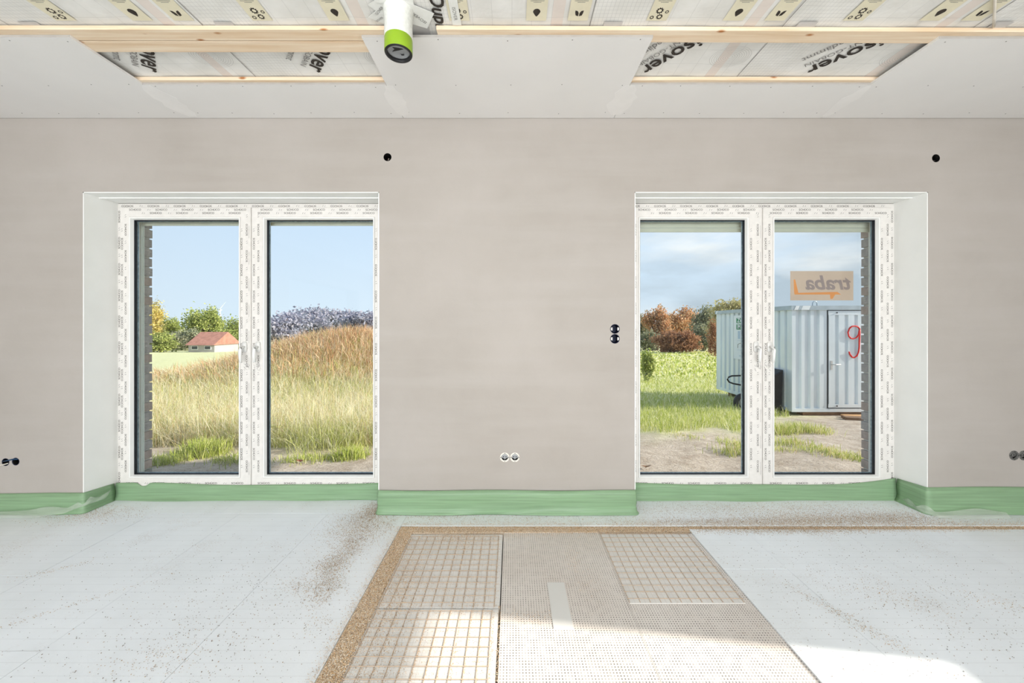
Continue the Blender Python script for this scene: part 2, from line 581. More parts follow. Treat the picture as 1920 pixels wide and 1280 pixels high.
def tag(o, label, cat, group=None, kind=None):
    o['label'] = label
    o['category'] = cat
    if group:
        o['group'] = group
    if kind:
        o['kind'] = kind
    return o

def empty(name, loc, label, cat, group=None, kind=None):
    o = bpy.data.objects.new(name, None)
    C.objects.link(o)
    o.location = loc
    o.empty_display_size = 0.1
    bpy.context.view_layer.update()
    return tag(o, label, cat, group, kind)

def keep(parent, *objs):
    """parts are modelled at their world place; undo the parent's offset"""
    for o in objs:
        o.matrix_parent_inverse = parent_world(parent).inverted()

def parent_world(p):
    m = Matrix.Translation(p.location)
    q = p.parent
    while q is not None:
        m = Matrix.Translation(q.location) @ m
        q = q.parent
    return m

def part(mb, name, m, parent, smooth=False, bevel=0.0):
    o = mb.build(name, m, parent, smooth, bevel)
    if parent.type == 'EMPTY':
        keep(parent, o)
    return o

def sub(mb, name, m, parent, smooth=False, bevel=0.0):
    return mb.build(name, m, parent, smooth, bevel)

def np_mesh(name, verts, faces, cols=None):
    """verts (n,3), faces (m,k) with constant k; cols per vertex"""
    me = bpy.data.meshes.new(name)
    n, (mf, k) = len(verts), faces.shape
    me.vertices.add(n)
    me.vertices.foreach_set('co', np.ascontiguousarray(verts, np.float32).ravel())
    me.loops.add(mf * k)
    me.loops.foreach_set('vertex_index', np.ascontiguousarray(faces, np.int32).ravel())
    me.polygons.add(mf)
    me.polygons.foreach_set('loop_start', np.arange(0, mf * k, k, dtype=np.int32))
    me.polygons.foreach_set('loop_total', np.full(mf, k, np.int32))
    me.update(calc_edges=True)
    if cols is not None:
        ca = me.color_attributes.new('Col', 'FLOAT_COLOR', 'POINT')
        c4 = np.ones((n, 4), np.float32)
        c4[:, :3] = cols
        ca.data.foreach_set('color', c4.ravel())
    return me

_txt = {}
def text_geo(body, size=1.0, shear=0.0, bold=0.0, align='CENTER', sx=1.0):
    key = (body, size, shear, bold, align, sx)
    if key not in _txt:
        cu = bpy.data.curves.new('lettering', 'FONT')
        cu.body = body
        cu.size = size
        cu.shear = shear
        cu.offset = bold
        cu.align_x = align
        cu.align_y = 'CENTER'
        cu.resolution_u = 3
        ob = bpy.data.objects.new('lettering', cu)
        C.objects.link(ob)
        bpy.context.view_layer.update()
        me = bpy.data.meshes.new_from_object(ob.evaluated_get(bpy.context.evaluated_depsgraph_get()))
        vs_ = [(v.co.x * sx, v.co.y) for v in me.vertices]
        fs_ = [tuple(p.vertices) for p in me.polygons]
        bpy.data.objects.remove(ob)
        bpy.data.curves.remove(cu)
        bpy.data.meshes.remove(me)
        _txt[key] = (vs_, fs_)
    return _txt[key]

def put_text(mb, geo, to3):
    mb.add([to3(u, v) for u, v in geo[0]], geo[1])

def holed_slab(name, outer, holes, to3, depth):
    """flat slab with holes, from a filled 2D curve"""
    cu = bpy.data.curves.new(name, 'CURVE')
    cu.dimensions = '2D'
    cu.fill_mode = 'BOTH'
    cu.extrude = depth / 2
    for loop in [outer] + holes:
        sp = cu.splines.new('POLY')
        sp.points.add(len(loop) - 1)
        for p, (u, v) in zip(sp.points, loop):
            p.co = (u, v, 0, 1)
        sp.use_cyclic_u = True
    ob = bpy.data.objects.new(name, cu)
    C.objects.link(ob)
    bpy.context.view_layer.update()
    me = bpy.data.meshes.new_from_object(ob.evaluated_get(bpy.context.evaluated_depsgraph_get()))
    vs_ = [to3(v.co.x, v.co.y, v.co.z + depth / 2) for v in me.vertices]
    fs_ = [tuple(p.vertices) for p in me.polygons]
    bpy.data.objects.remove(ob)
    bpy.data.curves.remove(cu)
    bpy.data.meshes.remove(me)
    return vs_, fs_

def rect(a, b, c, d):
    return [(a, c), (b, c), (b, d), (a, d)]
def circ(u, v, r, n=28):
    return [(u + r * math.cos(2 * math.pi * k / n), v + r * math.sin(2 * math.pi * k / n)) for k in range(n)]

# ------------------------------------------------------------------ main dimensions
WY = 2.463          # inner face of the window wall
FY = 2.677          # front of the window frames
BY = 2.757          # back of the frames, start of the brick leaf
OY = 2.862          # outer face of the brick leaf
XL, XR = -3.95, 3.80
RY = -5.2           # rear wall
ZC = 2.600          # underside of the plasterboards
ZB = 2.6125         # underside of the battens
ZM = 2.638          # membrane
ZT = 2.95           # top of the shell
WIN = {1: dict(x0=-2.826, x1=-0.868, meet=-1.86, gl=(-2.714, -1.950), gr=(-1.760, -0.994), ox0=-2.828, ox1=-0.875, bx0=-2.754, bx1=-0.905, shut=1.976),
       2: dict(x0=0.800, x1=2.738, meet=1.787, gl=(0.917, 1.671), gr=(1.873, 2.607), ox0=0.808, ox1=2.741, bx0=0.850, bx1=2.672, shut=1.928)}
ZW = 2.117          # lintel height
GZ0, GZ1 = 0.167, 1.994   # glazing bottom and top

def px_wall(px, py):
    return ((px - 960) / F * WY, CH - (py - 610) / F * WY)

BOXES = {  # wall boxes in photograph order
    'mid': [px_wall(946.5, 857), px_wall(965.5, 857)],
    'pair': [px_wall(1153, 616.5), px_wall(1153, 635)],
    'left': [px_wall(10.5, 866), px_wall(29.5, 865)],
    'right': [px_wall(1901, 853.5), px_wall(1919, 853.5)],
    'hole_l': [px_wall(726.5, 294.5)],
    'hole_r': [px_wall(1755, 296.5)],
}
BR = {'mid': .0300, 'pair': .0300, 'left': .0240, 'right': .0300, 'hole_l': .0265, 'hole_r': .0265}

# ------------------------------------------------------------------ the shell
def wall_front():
    to3 = lambda u, v, w: (u, WY + w, v)
    openings = [rect(w['ox0'], w['ox1'], 0.0, ZW) for w in WIN.values()]
    # openings reach the slab: draw the outline around them instead of holes
    out = [(XL - .3, -.06)]
    for w in (WIN[1], WIN[2]):
        out += [(w['ox0'], -.06), (w['ox0'], ZW), (w['ox1'], ZW), (w['ox1'], -.06)]
    out += [(XR + .35, -.06), (XR + .35, ZT), (XL - .3, ZT)]
    holes = [circ(u, v, BR[k]) for k, ps in BOXES.items() for u, v in ps]
    mb = MB()
    mb.add(*holed_slab('wall_front', out, holes, to3, 0.12))
    mb.add(*holed_slab('wall_front', out, [], lambda u, v, w: (u, WY + .12 + w, v), BY - WY - .12))
    o = mb.build('wall_front', M['plaster'])
    tag(o, 'greige plastered window wall with two tall window openings', 'wall', kind='structure')
    return o
wall = wall_front()

# white painted reveals: thin plaster linings inside both openings
for k, w in WIN.items():
    for s, x in ((1, w['ox0']), (-1, w['ox1'])):
        MB().box(min(x, x + s * .006), max(x, x + s * .006), WY + .001, FY + .004, 0.0, ZW).build('reveal_lining', M['reveal'], wall)
    MB().box(w['ox0'], w['ox1'], WY + .001, FY + .004, ZW - .006, ZW).build('soffit_lining', M['reveal'], wall)
    MB().box(w['ox0'] + .006, w['ox1'] - .006, WY + .09, WY + .105, ZW - .012, ZW - .006).build('soffit_bead', M['reveal'], wall)

# outer leaf: mortar core with bricks standing proud along the jambs
out = [(XL - .3, -.6)]
for w in (WIN[1], WIN[2]):
    out += [(w['bx0'] - .012, -.10), (w['bx0'] - .012, 2.22), (w['bx1'] + .012, 2.22), (w['bx1'] + .012, -.10)]
out += [(XR + .35, -.6), (XR + .35, ZT), (XL - .3, ZT)]
vs_, fs_ = holed_slab('outer_leaf', out, [], lambda u, v, w: (u, BY + .003 + w, v), OY - BY - .012)
leaf_wall = MB().add(vs_, fs_).build('wall_outer_leaf', M['mortar'])
tag(leaf_wall, 'outer brick leaf with pale mortar joints seen in the window jambs', 'wall', kind='structure')
def brick_mesh(L):
    me = MB().box(-L / 2, L / 2, -.0505, .0505, -.031, .031).build('brick', M['brick_a'])
    bpy.data.objects.remove(me)
    return me
bm_meshes = []
for nm, L in (('a', .115), ('b', .235)):
    for mm in ('brick_a', 'brick_b'):
        o = MB().box(-L / 2, L / 2, -.0505, .0505, -.0300, .0300).build('brick', M[mm])
        bm_meshes.append((o.data, L))
        bpy.data.objects.remove(o)
for w in (WIN[1], WIN[2]):
    for s, x in ((-1, w['bx0']), (1, w['bx1'])):
        for i in range(30):
            me, L = bm_meshes[(i % 2) * 2 + (1 if random.random() < (0.75 if i > 9 else .35) else 0)]
            o = bpy.data.objects.new('brick', me)
            C.objects.link(o)
            o.parent = leaf_wall
            o.location = (x + s * (L / 2 + random.uniform(-.0015, .0015)), OY - .0505 + random.uniform(-.002, .001), -.03 + i * .0727)

# side and rear walls, roof
to3x = lambda X: (lambda u, v, w: (X + w, u, v))
vs_, fs_ = holed_slab('wall_right', rect(RY, WY - .002, -.06, ZT), [rect(-0.75, 1.088, 1.01, 2.06)], to3x(XR), .35)
tag(MB().add(vs_, fs_).build('wall_right', M['plaster']), 'plastered side wall with a window that lets the sun in', 'wall', kind='structure')
vs_, fs_ = holed_slab('wall_left', rect(RY, WY - .002, -.06, ZT), [rect(-4.2, -1.2, 0.05, ZW)], to3x(XL - .3), .3)  # the opening is unseen, put in to let more sky light inside
tag(MB().add(vs_, fs_).build('wall_left', M['plaster']), 'plastered side wall opposite the sunny window', 'wall', kind='structure')
vs_, fs_ = holed_slab('wall_rear', rect(XL - .3, XR + .35, -.06, ZT), [rect(-3.75, 2.95, 0.05, 2.46)], lambda u, v, w: (u, RY - .3 + w, v), .298)
tag(MB().add(vs_, fs_).build('wall_rear', M['plaster']), 'plastered rear wall with a wide unseen opening added to let light in', 'wall', kind='structure')  # wide opening added to light the room from behind
tag(MB().box(XL - .65, XR + .70, RY - .6, OY + .36, ZT + .002, ZT + .12).build('roof_slab', M['concrete']), 'roof over the room with a small overhang added for shade', 'roof', kind='structure')  # unseen overhang added to shade the ground by the left window

# ------------------------------------------------------------------ floor: slab, foam boards, granule strip
floor = MB().box(XL, XR, RY, BY, -.14, -.065).build('floor', M['concrete'])
tag(floor, 'insulated raw floor of white foam boards with a sunken strip of mesh boards', 'floor', kind='structure')
def board(x0, x1, y0, y1, top, m, name='foam_board', gap=.0007, thick=.05):
    return MB().box(x0 + gap, x1 - gap, y0 + gap, y1 - gap, top - thick, top).build(name, m, floor)
SX0, SX1, IX0 = -.685, 1.075, -.600          # sunken strip: edge, right end, start of the mesh boards
SEAM1, SEAM2 = -.05, .52
SY = 2.305                                   # back edge of the sunken strip
# left field
cols = [SX0, -1.21, -1.79, -2.36, -2.93, -3.50, XL]
offs = [1.762, .93, 1.42, .80, 1.60, 1.1]
for i in range(len(cols) - 1):
    ys = sorted([RY, WY] + [offs[i] + k * 1.05 for k in range(-8, 3) if RY + .05 < offs[i] + k * 1.05 < WY - .05])
    for a, b_ in zip(ys[:-1], ys[1:]):
        board(cols[i + 1], cols[i], a, b_, random.uniform(-.0006, .0006), M['eps'])
# right field
cols = [SX1, 1.40, 1.98, 2.55, 3.12, XR]
offs = [1.9, 1.25, 1.7, 1.0, 1.5]
for i in range(len(cols) - 1):
    ys = sorted([RY, SY - .035] + [offs[i] + k * 1.05 for k in range(-8, 3) if RY + .05 < offs[i] + k * 1.05 < SY - .1])
    for a, b_ in zip(ys[:-1], ys[1:]):
        board(cols[i], cols[i + 1], a, b_, random.uniform(-.0006, .0006), M['eps'])
# border boards along the wall and in the window niches
for a, b_ in ((SX0, .43), (.43, 1.3), (1.3, 2.35), (2.35, XR)):
    board(a, b_, SY + .004, WY, random.uniform(-.0004, .0008), M['eps'])
for w in (WIN[1], WIN[2]):
    xm = w['ox0'] + .9
    board(w['ox0'] + .003, xm, WY, FY + .01, .0003, M['eps'])
    board(xm, w['ox1'] - .003, WY, FY + .01, .0006, M['eps'])
# sunken strip
DT = -.006
board(IX0, SEAM1 - .004, 1.645, 2.225, DT, M['eps_grid'], 'gridded_board')
board(IX0 - .006, SEAM1 - .008, .55, 1.640, DT, M['eps_grid'], 'gridded_board')
board(IX0 - .01, SEAM1 - .008, RY, .548, DT, M['eps_grid'], 'gridded_board')
board(SEAM1, SEAM2, 1.02, 2.25, DT, M['eps_dots'], 'dimpled_board')
board(SEAM1 + .004, SEAM2, RY, 1.018, DT, M['eps_dots'], 'dimpled_board')
board(SEAM2, SX1, 1.02, 2.235, DT, M['eps_dots'], 'dimpled_board')
board(SEAM2, SX1, RY, 1.018, DT, M['eps_dots'], 'dimpled_board')
MB().box(.170, .252, 1.532, 1.808, DT, DT + .0022).build('smooth_strip', M['eps_plain'], floor, bevel=.001)
MB().box(SEAM2 + .006, SX1 - .03, 1.672, 2.222, DT, DT + .0015).build('smooth_sheet', M['eps_grid'], floor)

# wire mats
def wire_mat(label, x0, x1, y0, y1, pitch, z, jitter=0.0, tx=0.0):
    t = empty('wire_mesh', (x0, y0, z), label, 'wire mesh')
    nx = int(round((x1 - x0) / pitch))
    ny = int(round((y1 - y0) / pitch))
    pool = {}
    def wire(L, along):
        key = (round(L, 3), along)
        if key not in pool:
            d = Vector((L, 0, 0)) if along == 'x' else Vector((0, L, 0))
            o = MB().tube([(0, 0, 0), tuple(d * .5), tuple(d)], .0013, 6).build('wire', M['rust_wire'])
            pool[key] = o.data
            bpy.data.objects.remove(o)
        o = bpy.data.objects.new('wire', pool[key])
        C.objects.link(o)
        o.parent = t
        return o
    for i in range(nx + 1):
        o = wire(y1 - y0 + .0, 'y')
        o.location = (i * pitch + random.uniform(-jitter, jitter), 0, .0013)
        o.rotation_euler.z = random.uniform(-jitter, jitter) * .8
    for j in range(ny + 1):
        o = wire(nx * pitch + tx, 'x')
        o.location = (-tx * .3, pitch * .45 + j * pitch * (y1 - y0 - pitch * .6) / (ny * pitch) + random.uniform(-jitter, jitter), .0037)
        o.rotation_euler.z = random.uniform(-jitter, jitter) * .8
    return t
wire_mat('rusty wire mesh on the foam board beside the brown granule strip', IX0 + .01, SEAM1 - .012, 1.652, 2.205, .0465, DT, .0025)
wire_mat('dusty wire mesh in the sunlight at the near end of the strip', IX0 + .006, SEAM1 - .014, .62, 1.632, .0465, DT, .004)
wire_mat('clean brown wire mesh on the dimpled board towards the right window', SEAM2 + .008, SX1 - .035, 1.675, 2.232, .0465, DT + .0015, .0012, .016)

# granules: bed plus loose grains
def bed_strip(name, poly, top, label):
    mb = MB()
    mb.prism(poly, lambda u, v, w: (u, v, top - .05 + w), .05)
    return mb.build(name, M['bed'], floor)
bed_strip('granule_bed', [(SX0 + .001, RY + .01), (IX0 - .012, RY + .01), (IX0 - .002, 2.235), (SX1 - .02, 2.252), (SX1 + .02, SY - .034), (XR - .01, SY - .030), (XR - .01, SY + .002), (SX0 + .001, SY + .002)], -.0035, '')

def octa(pos, size, cols):
    n = len(pos)
    base = np.array([(1, 0, 0), (-1, 0, 0), (0, 1, 0), (0, -1, 0), (0, 0, 1), (0, 0, -1)], float)
    tri = np.array([(0, 2, 4), (2, 1, 4), (1, 3, 4), (3, 0, 4), (2, 0, 5), (1, 2, 5), (3, 1, 5), (0, 3, 5)])
    a = rng.uniform(0, 6.283, n)
    sc = size[:, None] * rng.uniform(.6, 1.35, (n, 3))
    sc[:, 2] *= .7
    b = base[None] * sc[:, None]
    ca, sa = np.cos(a)[:, None], np.sin(a)[:, None]
    v = np.stack([b[..., 0] * ca - b[..., 1] * sa, b[..., 0] * sa + b[..., 1] * ca, b[..., 2]], -1) + pos[:, None]
    f = (tri[None] + (np.arange(n) * 6)[:, None, None]).reshape(-1, 3)
    return v.reshape(-1, 3), f, np.repeat(cols, 6, 0)

GC = np.array([lin(226, 196, 158), lin(242, 224, 198), lin(200, 162, 118), lin(214, 190, 164), lin(248, 238, 222), lin(160, 134, 108), lin(230, 198, 156)])
def grain_cols(n, dark=False):
    if dark:
        return np.array([lin(128, 112, 98), lin(160, 140, 120), lin(104, 92, 82), lin(176, 148, 120)])[rng.integers(0, 4, n)]
    return GC[rng.integers(0, len(GC), n)] * rng.uniform(.85, 1.1, (n, 1)) * GD
P, S_, K_ = [], [], []
GS = 1.0
GD = 1.0
def grains(x, y, z, s, dark=False):
    n = len(x)
    s = s * GS
    P.append(np.stack([x, y, np.full(n, z) + s * .3], -1))
    S_.append(s)
    K_.append(grain_cols(n, dark))
# on the L shaped bed
n = 15000
y = rng.uniform(.9, SY, n)
grains(rng.uniform(SX0 + .004, IX0 + .004, n), y, -.003, rng.uniform(.0012, .0028, n))
n = 15000
grains(rng.uniform(SX0 + .01, SX1 + .1, n), 2.232 + (SY - 2.232) * rng.beta(1.6, 1.0, n), -.003, rng.uniform(.0012, .0026, n))
n = 9000
grains(rng.uniform(SX1, XR - .02, n), rng.uniform(SY - .034, SY + .004, n), -.003, rng.uniform(.0012, .0024, n))
n = 7000
grains(rng.uniform(SX0, XR - .05, n), np.minimum(SY + .008 + np.abs(rng.normal(0, .022, n)), WY - .02), .0008, rng.uniform(.0007, .0016, n))
n = 2500
grains(rng.uniform(SX1 + .02, 3.0, n), SY - .038 - np.abs(rng.normal(0, .016, n)), .0008, rng.uniform(.0007, .0015, n))
n = 2600
grains(SX0 - np.abs(rng.normal(0, .02, n)), rng.uniform(.9, SY, n), .0008, rng.uniform(.0007, .0015, n))
n = 2600
grains(IX0 + np.abs(rng.normal(0, .03, n)), rng.uniform(.9, 2.2, n), DT, rng.uniform(.0007, .0016, n))
# heaps spilling into the mesh boards
for cx, cy, sx, sy, n in ((-.33, 2.20, .12, .03, 1900), (-.52, 1.80, .04, .15, 2200), (-.05, 2.225, .3, .02, 1200), (-.5, 1.35, .05, .25, 1800), (-.27, 2.11, .03, .02, 120), (.10, 1.60, .07, .02, 200), (.33, 2.0, .02, .06, 120), (.36, 1.83, .05, .08, 120), (.68, 2.24, .25, .015, 500)):
    x = rng.normal(cx, sx, n)
    yy = rng.normal(cy, sy, n)
    k = (x > IX0 - .02) & (x < SX1) & (yy < SY)
    grains(x[k], yy[k], DT, rng.uniform(.0008, .0019, k.sum()))
n = 2600
x, yy = rng.uniform(IX0, SX1, n), rng.uniform(1.0, 2.22, n)
grains(x, yy, DT, rng.uniform(.0006, .0014, n), True)
# grains caught along the wires of the left mats
n = 9000
gx = IX0 + .01 + rng.integers(0, 12, n) * .0465 + rng.normal(0, .0025, n)
grains(gx, rng.uniform(1.0, 2.2, n), DT, rng.uniform(.0007, .0016, n))
n = 6000
grains(rng.uniform(IX0, SEAM1 - .01, n), 1.66 + rng.integers(-13, 12, n) * .0465 + rng.normal(0, .003, n), DT, rng.uniform(.0007, .0015, n))
n = 900
grains(rng.uniform(SEAM1 - .009, SEAM1 + .002, n), rng.uniform(.8, 1.66, n), DT, rng.uniform(.0008, .0018, n))
# trodden over the white boards
def scatter(cx, cy, sx, sy, n, x0, x1, y0, y1, lo=.0007, hi=.0018, dark=False, ang=0.0):
    u, v = rng.normal(0, sx, n), rng.normal(0, sy, n)
    x = cx + u * math.cos(ang) - v * math.sin(ang)
    yy = cy + u * math.sin(ang) + v * math.cos(ang)
    k = (x > x0) & (x < x1) & (yy > y0) & (yy < y1)
    grains(x[k], yy[k], .0008, rng.uniform(lo, hi, k.sum()), dark)
GS = 1.2
GD = .74
L_ = (XL, SX0 - .002, .8, 2.66)
scatter(-.92, 2.32, .12, .12, 4200, -1.6, -.72, 1.6, 2.64)
scatter(-.90, 2.50, .06, .08, 3200, -1.4, -.885, 2.2, 2.64)
scatter(-.90, 2.10, .05, .10, 1500, *L_)
scatter(-.93, 1.92, .05, .06, 1200, *L_)
scatter(-.87, 1.76, .04, .06, 800, *L_)
scatter(-1.0, 1.78, .06, .03, 250, *L_)
scatter(-.80, 1.55, .03, .03, 90, *L_)
scatter(-1.15, 1.5, .35, .35, 2200, *L_, dark=True)
scatter(-1.3, 1.38, .08, .06, 240, *L_)
scatter(-2.75, 2.45, .16, .06, 1500, -3.6, -2.3, 2.2, 2.60)
scatter(-2.2, 1.8, .6, .4, 500, *L_, dark=True)
scatter(-2.3, 1.9, .10, .015, 120, *L_, ang=.6)
scatter(-1.95, 1.65, .16, .012, 160, *L_, ang=.7)
R_ = (SX1 + .005, XR - .02, .8, SY - .04)
scatter(1.6, 1.75, .5, .3, 1500, *R_, dark=True)
scatter(1.75, 1.70, .12, .05, 260, *R_, ang=-.5)
scatter(1.42, 1.58, .13, .02, 420, *R_, ang=-1.1)
scatter(2.2, 1.65, .15, .03, 200, *R_, ang=-.5)
scatter(2.0, 1.5, .5, .25, 700, *R_, dark=True)
# right niche and border: broad brown sweep
for cx, cy, sx, sy, n in ((1.3, 2.35, .35, .03, 5000), (1.95, 2.38, .30, .05, 9000), (1.8, 2.52, .5, .06, 4000), (2.45, 2.40, .18, .05, 3500), (1.0, 2.50, .25, .05, 700), (3.0, 2.35, .5, .03, 700), (0, 2.38, .6, .04, 1600), (-.5, 2.43, .15, .02, 500)):
    x = rng.normal(cx, sx, n)
    yy = rng.normal(cy, sy, n)
    k = (x > SX0) & (x < XR - .03) & (yy > SY - .05) & (yy < np.where((x > .83) & (x < 2.72), 2.64, WY - .012))
    grains(x[k], yy[k], .0008, rng.uniform(.0007, .0017, k.sum()))
scatter(1.6, 2.25, .35, .02, 2200, SX1, 2.3, 2.18, SY)
v, f, c = octa(np.concatenate(P), np.concatenate(S_), np.concatenate(K_))
gr = link('levelling_granules', np_mesh('levelling_granules', v, f, c), M['grain'])
tag(gr, 'loose brown levelling granules filling the strip and scattered over the floor', 'granules', kind='stuff')

# ------------------------------------------------------------------ green edge strips
def ribbon(name, path, ztop, label, seed, m=None, zfun=None, flare=.022, group=None):
    """path: list of (x, y) with the room on its right-hand side when walked; nx, ny found per segment"""
    r = random.Random(seed)
    pts = []
    for (x0, y0), (x1, y1) in zip(path[:-1], path[1:]):
        L = math.hypot(x1 - x0, y1 - y0)
        n = max(2, int(L / .03))
        for k in range(n):
            pts.append((x0 + (x1 - x0) * k / n, y0 + (y1 - y0) * k / n))
    pts.append(path[-1])
    n = len(pts)
    verts, faces = [], []
    prof = [(.000, 1.0), (.004, .80), (.006, .55), (.005, .32), (.009, .14), (.55, .05), (1.0, .012)]
    s = 0
    ph = [r.uniform(0, 6) for _ in range(6)]
    for i, (x, y) in enumerate(pts):
        a, b_ = pts[max(0, i - 1)], pts[min(n - 1, i + 1)]
        dx, dy = b_[0] - a[0], b_[1] - a[1]
        L = math.hypot(dx, dy) or 1
        nx, ny = dy / L, -dx / L
        if i:
            s += math.hypot(x - pts[i - 1][0], y - pts[i - 1][1])
        zt = (zfun(x, y, s) if zfun else ztop) + .0025 * math.sin(s * 7 + ph[0])
        fl = flare * (.55 + .45 * math.sin(s * 5 + ph[1]) * math.sin(s * 2.3 + ph[2]))
        for j, (o_, h) in enumerate(prof):
            off = o_ if o_ < .02 else .009 + o_ * fl
            off += .0022 * math.sin(s * 11 + j * 1.7 + ph[3]) * (1 if 0 < j else 0) + .0015
            verts.append((x + nx * off, y + ny * off, max(.002, h * zt)))
    m_ = len(prof)
    for i in range(n - 1):
        for j in range(m_ - 1):
            faces.append((i * m_ + j, (i + 1) * m_ + j, (i + 1) * m_ + j + 1, i * m_ + j + 1))
    o = MB().add(verts, faces).build(name, m or M['green_foam'], None, True)
    md = o.modifiers.new('thickness', 'SOLIDIFY')
    md.thickness = .0014
    md.offset = 1
    tag(o, label, 'edge strip' if m is None else 'foil', group)
    return o
w1, w2 = WIN[1], WIN[2]
FF = FY - .018
ribbon('edge_strip', [(XL + .01, WY - .003), (w1['ox0'] + .004, WY - .003), (w1['ox0'] + .010, WY + .006), (w1['ox0'] + .010, FF - .01)], .135, 'mint green edge strip on the wall and reveal left of the left window', 1,
       zfun=lambda x, y, s: .135 if y < WY else .135 - .015 * (y - WY) / .2)
ribbon('edge_strip', [(w1['ox0'] + .013, FF), (w1['ox1'] - .008, FF)], .112, 'mint green edge strip under the left window', 2,
       zfun=lambda x, y, s: .112 + .008 * math.cos((x + 2.8) * 3.0) - (.03 * math.exp(-((x + 2.62) / .03) ** 2)))
ribbon('edge_strip', [(w1['ox1'] + .001, FF - .02), (w1['ox1'] - .004, WY - .002), (w1['ox1'] + .004, WY - .008), (w2['ox0'] - .004, WY - .008), (w2['ox0'] + .004, WY - .002), (w2['ox0'] - .001, FF - .02)], .155, 'mint green edge strip wrapped round the pier between the windows', 3)
ribbon('edge_strip', [(w2['ox0'] + .008, FF), (w2['ox1'] - .013, FF)], .12, 'mint green edge strip under the right window', 4,
       zfun=lambda x, y, s: .118 - .012 * math.sin((x - .8) / 1.93 * math.pi) + .035 * max(0, (x - 2.3) / .44) ** 2)
ribbon('edge_strip', [(w2['ox1'] - .010, FF - .01), (w2['ox1'] - .010, WY + .006), (w2['ox1'] - .004, WY - .003), (XR - .01, WY - .003)], .165, 'mint green edge strip on the reveal and wall right of the right window', 5,
       zfun=lambda x, y, s: .175 if y < WY else .175 - .02 * (y - WY) / .2)
# clear foil flaps that have come loose in front of the strips
def flap(name, pts, label, seed):
    r = random.Random(seed)
    verts, faces = [], []
    n = 26
    P_ = [Vector(p) for p in pts]
    for i in range(n + 1):
        t_ = i / n * (len(P_) - 1)
        k = min(int(t_), len(P_) - 2)
        p = P_[k].lerp(P_[k + 1], t_ - k)
        h = .035 + .012 * math.sin(i * .7 + seed)
        for j in range(4):
            verts.append((p.x + .003 * math.sin(i * 1.3 + j), p.y - .012 * j - .004 * math.sin(i + j * 2), p.z + h * (1 - j / 3) + .0015))
    for i in range(n):
        for j in range(3):
            faces.append((i * 4 + j, (i + 1) * 4 + j, (i + 1) * 4 + j + 1, i * 4 + j + 1))
    o = MB().add(verts, faces).build(name, M['clear_foil'], None, True)
    return tag(o, label, 'foil')
flap('foil_flap', [(-3.6, 2.435, .002), (-3.1, 2.425, .004), (-2.88, 2.43, .030), (-2.80, 2.50, .055), (-2.785, 2.60, .050)], 'loose clear foil flap in front of the left green strip', 2)
flap('foil_flap', [(2.715, 2.60, .006), (2.70, 2.50, .008), (2.745, 2.42, .004), (3.2, 2.425, .002)], 'loose clear foil flap in front of the far right green strip', 5)

# ------------------------------------------------------------------ windows
SCH = text_geo('SCHÜCO', .0185, bold=.00015, sx=1.12)
def film_rows(mb, mbg, a0, a1, c, y, vertical, flip, phase, pitch=.187):
    """a row of lettering on a frame member, between a0 and a1, centred on line c"""
    k = 0
    p = a0 + phase
    while p < a1 - .045:
        if p > a0 + .045:
            sgn = -1 if flip else 1
            if vertical:
                put_text(mb, SCH, lambda u, v: (c - sgn * v, y, p + sgn * u))
            else:
                put_text(mb, SCH, lambda u, v: (p + sgn * u, y, c + sgn * v))
        q = p + pitch * .47
        if a0 + .02 < q < a1 - .02:
            for d, (e, g) in enumerate(((.0, .006), (.014, .004))):
                pts = [(q + e, -.005), (q + e + .003, -.005), (q + e + .008, g), (q + e + .005, g)]
                if vertical:
                    mbg.add([(c + v, y, u) for u, v in pts], [(0, 1, 2, 3)])
                else:
                    mbg.add([(u, y, c + v) for u, v in pts], [(0, 1, 2, 3)])
        p += pitch
        k += 1

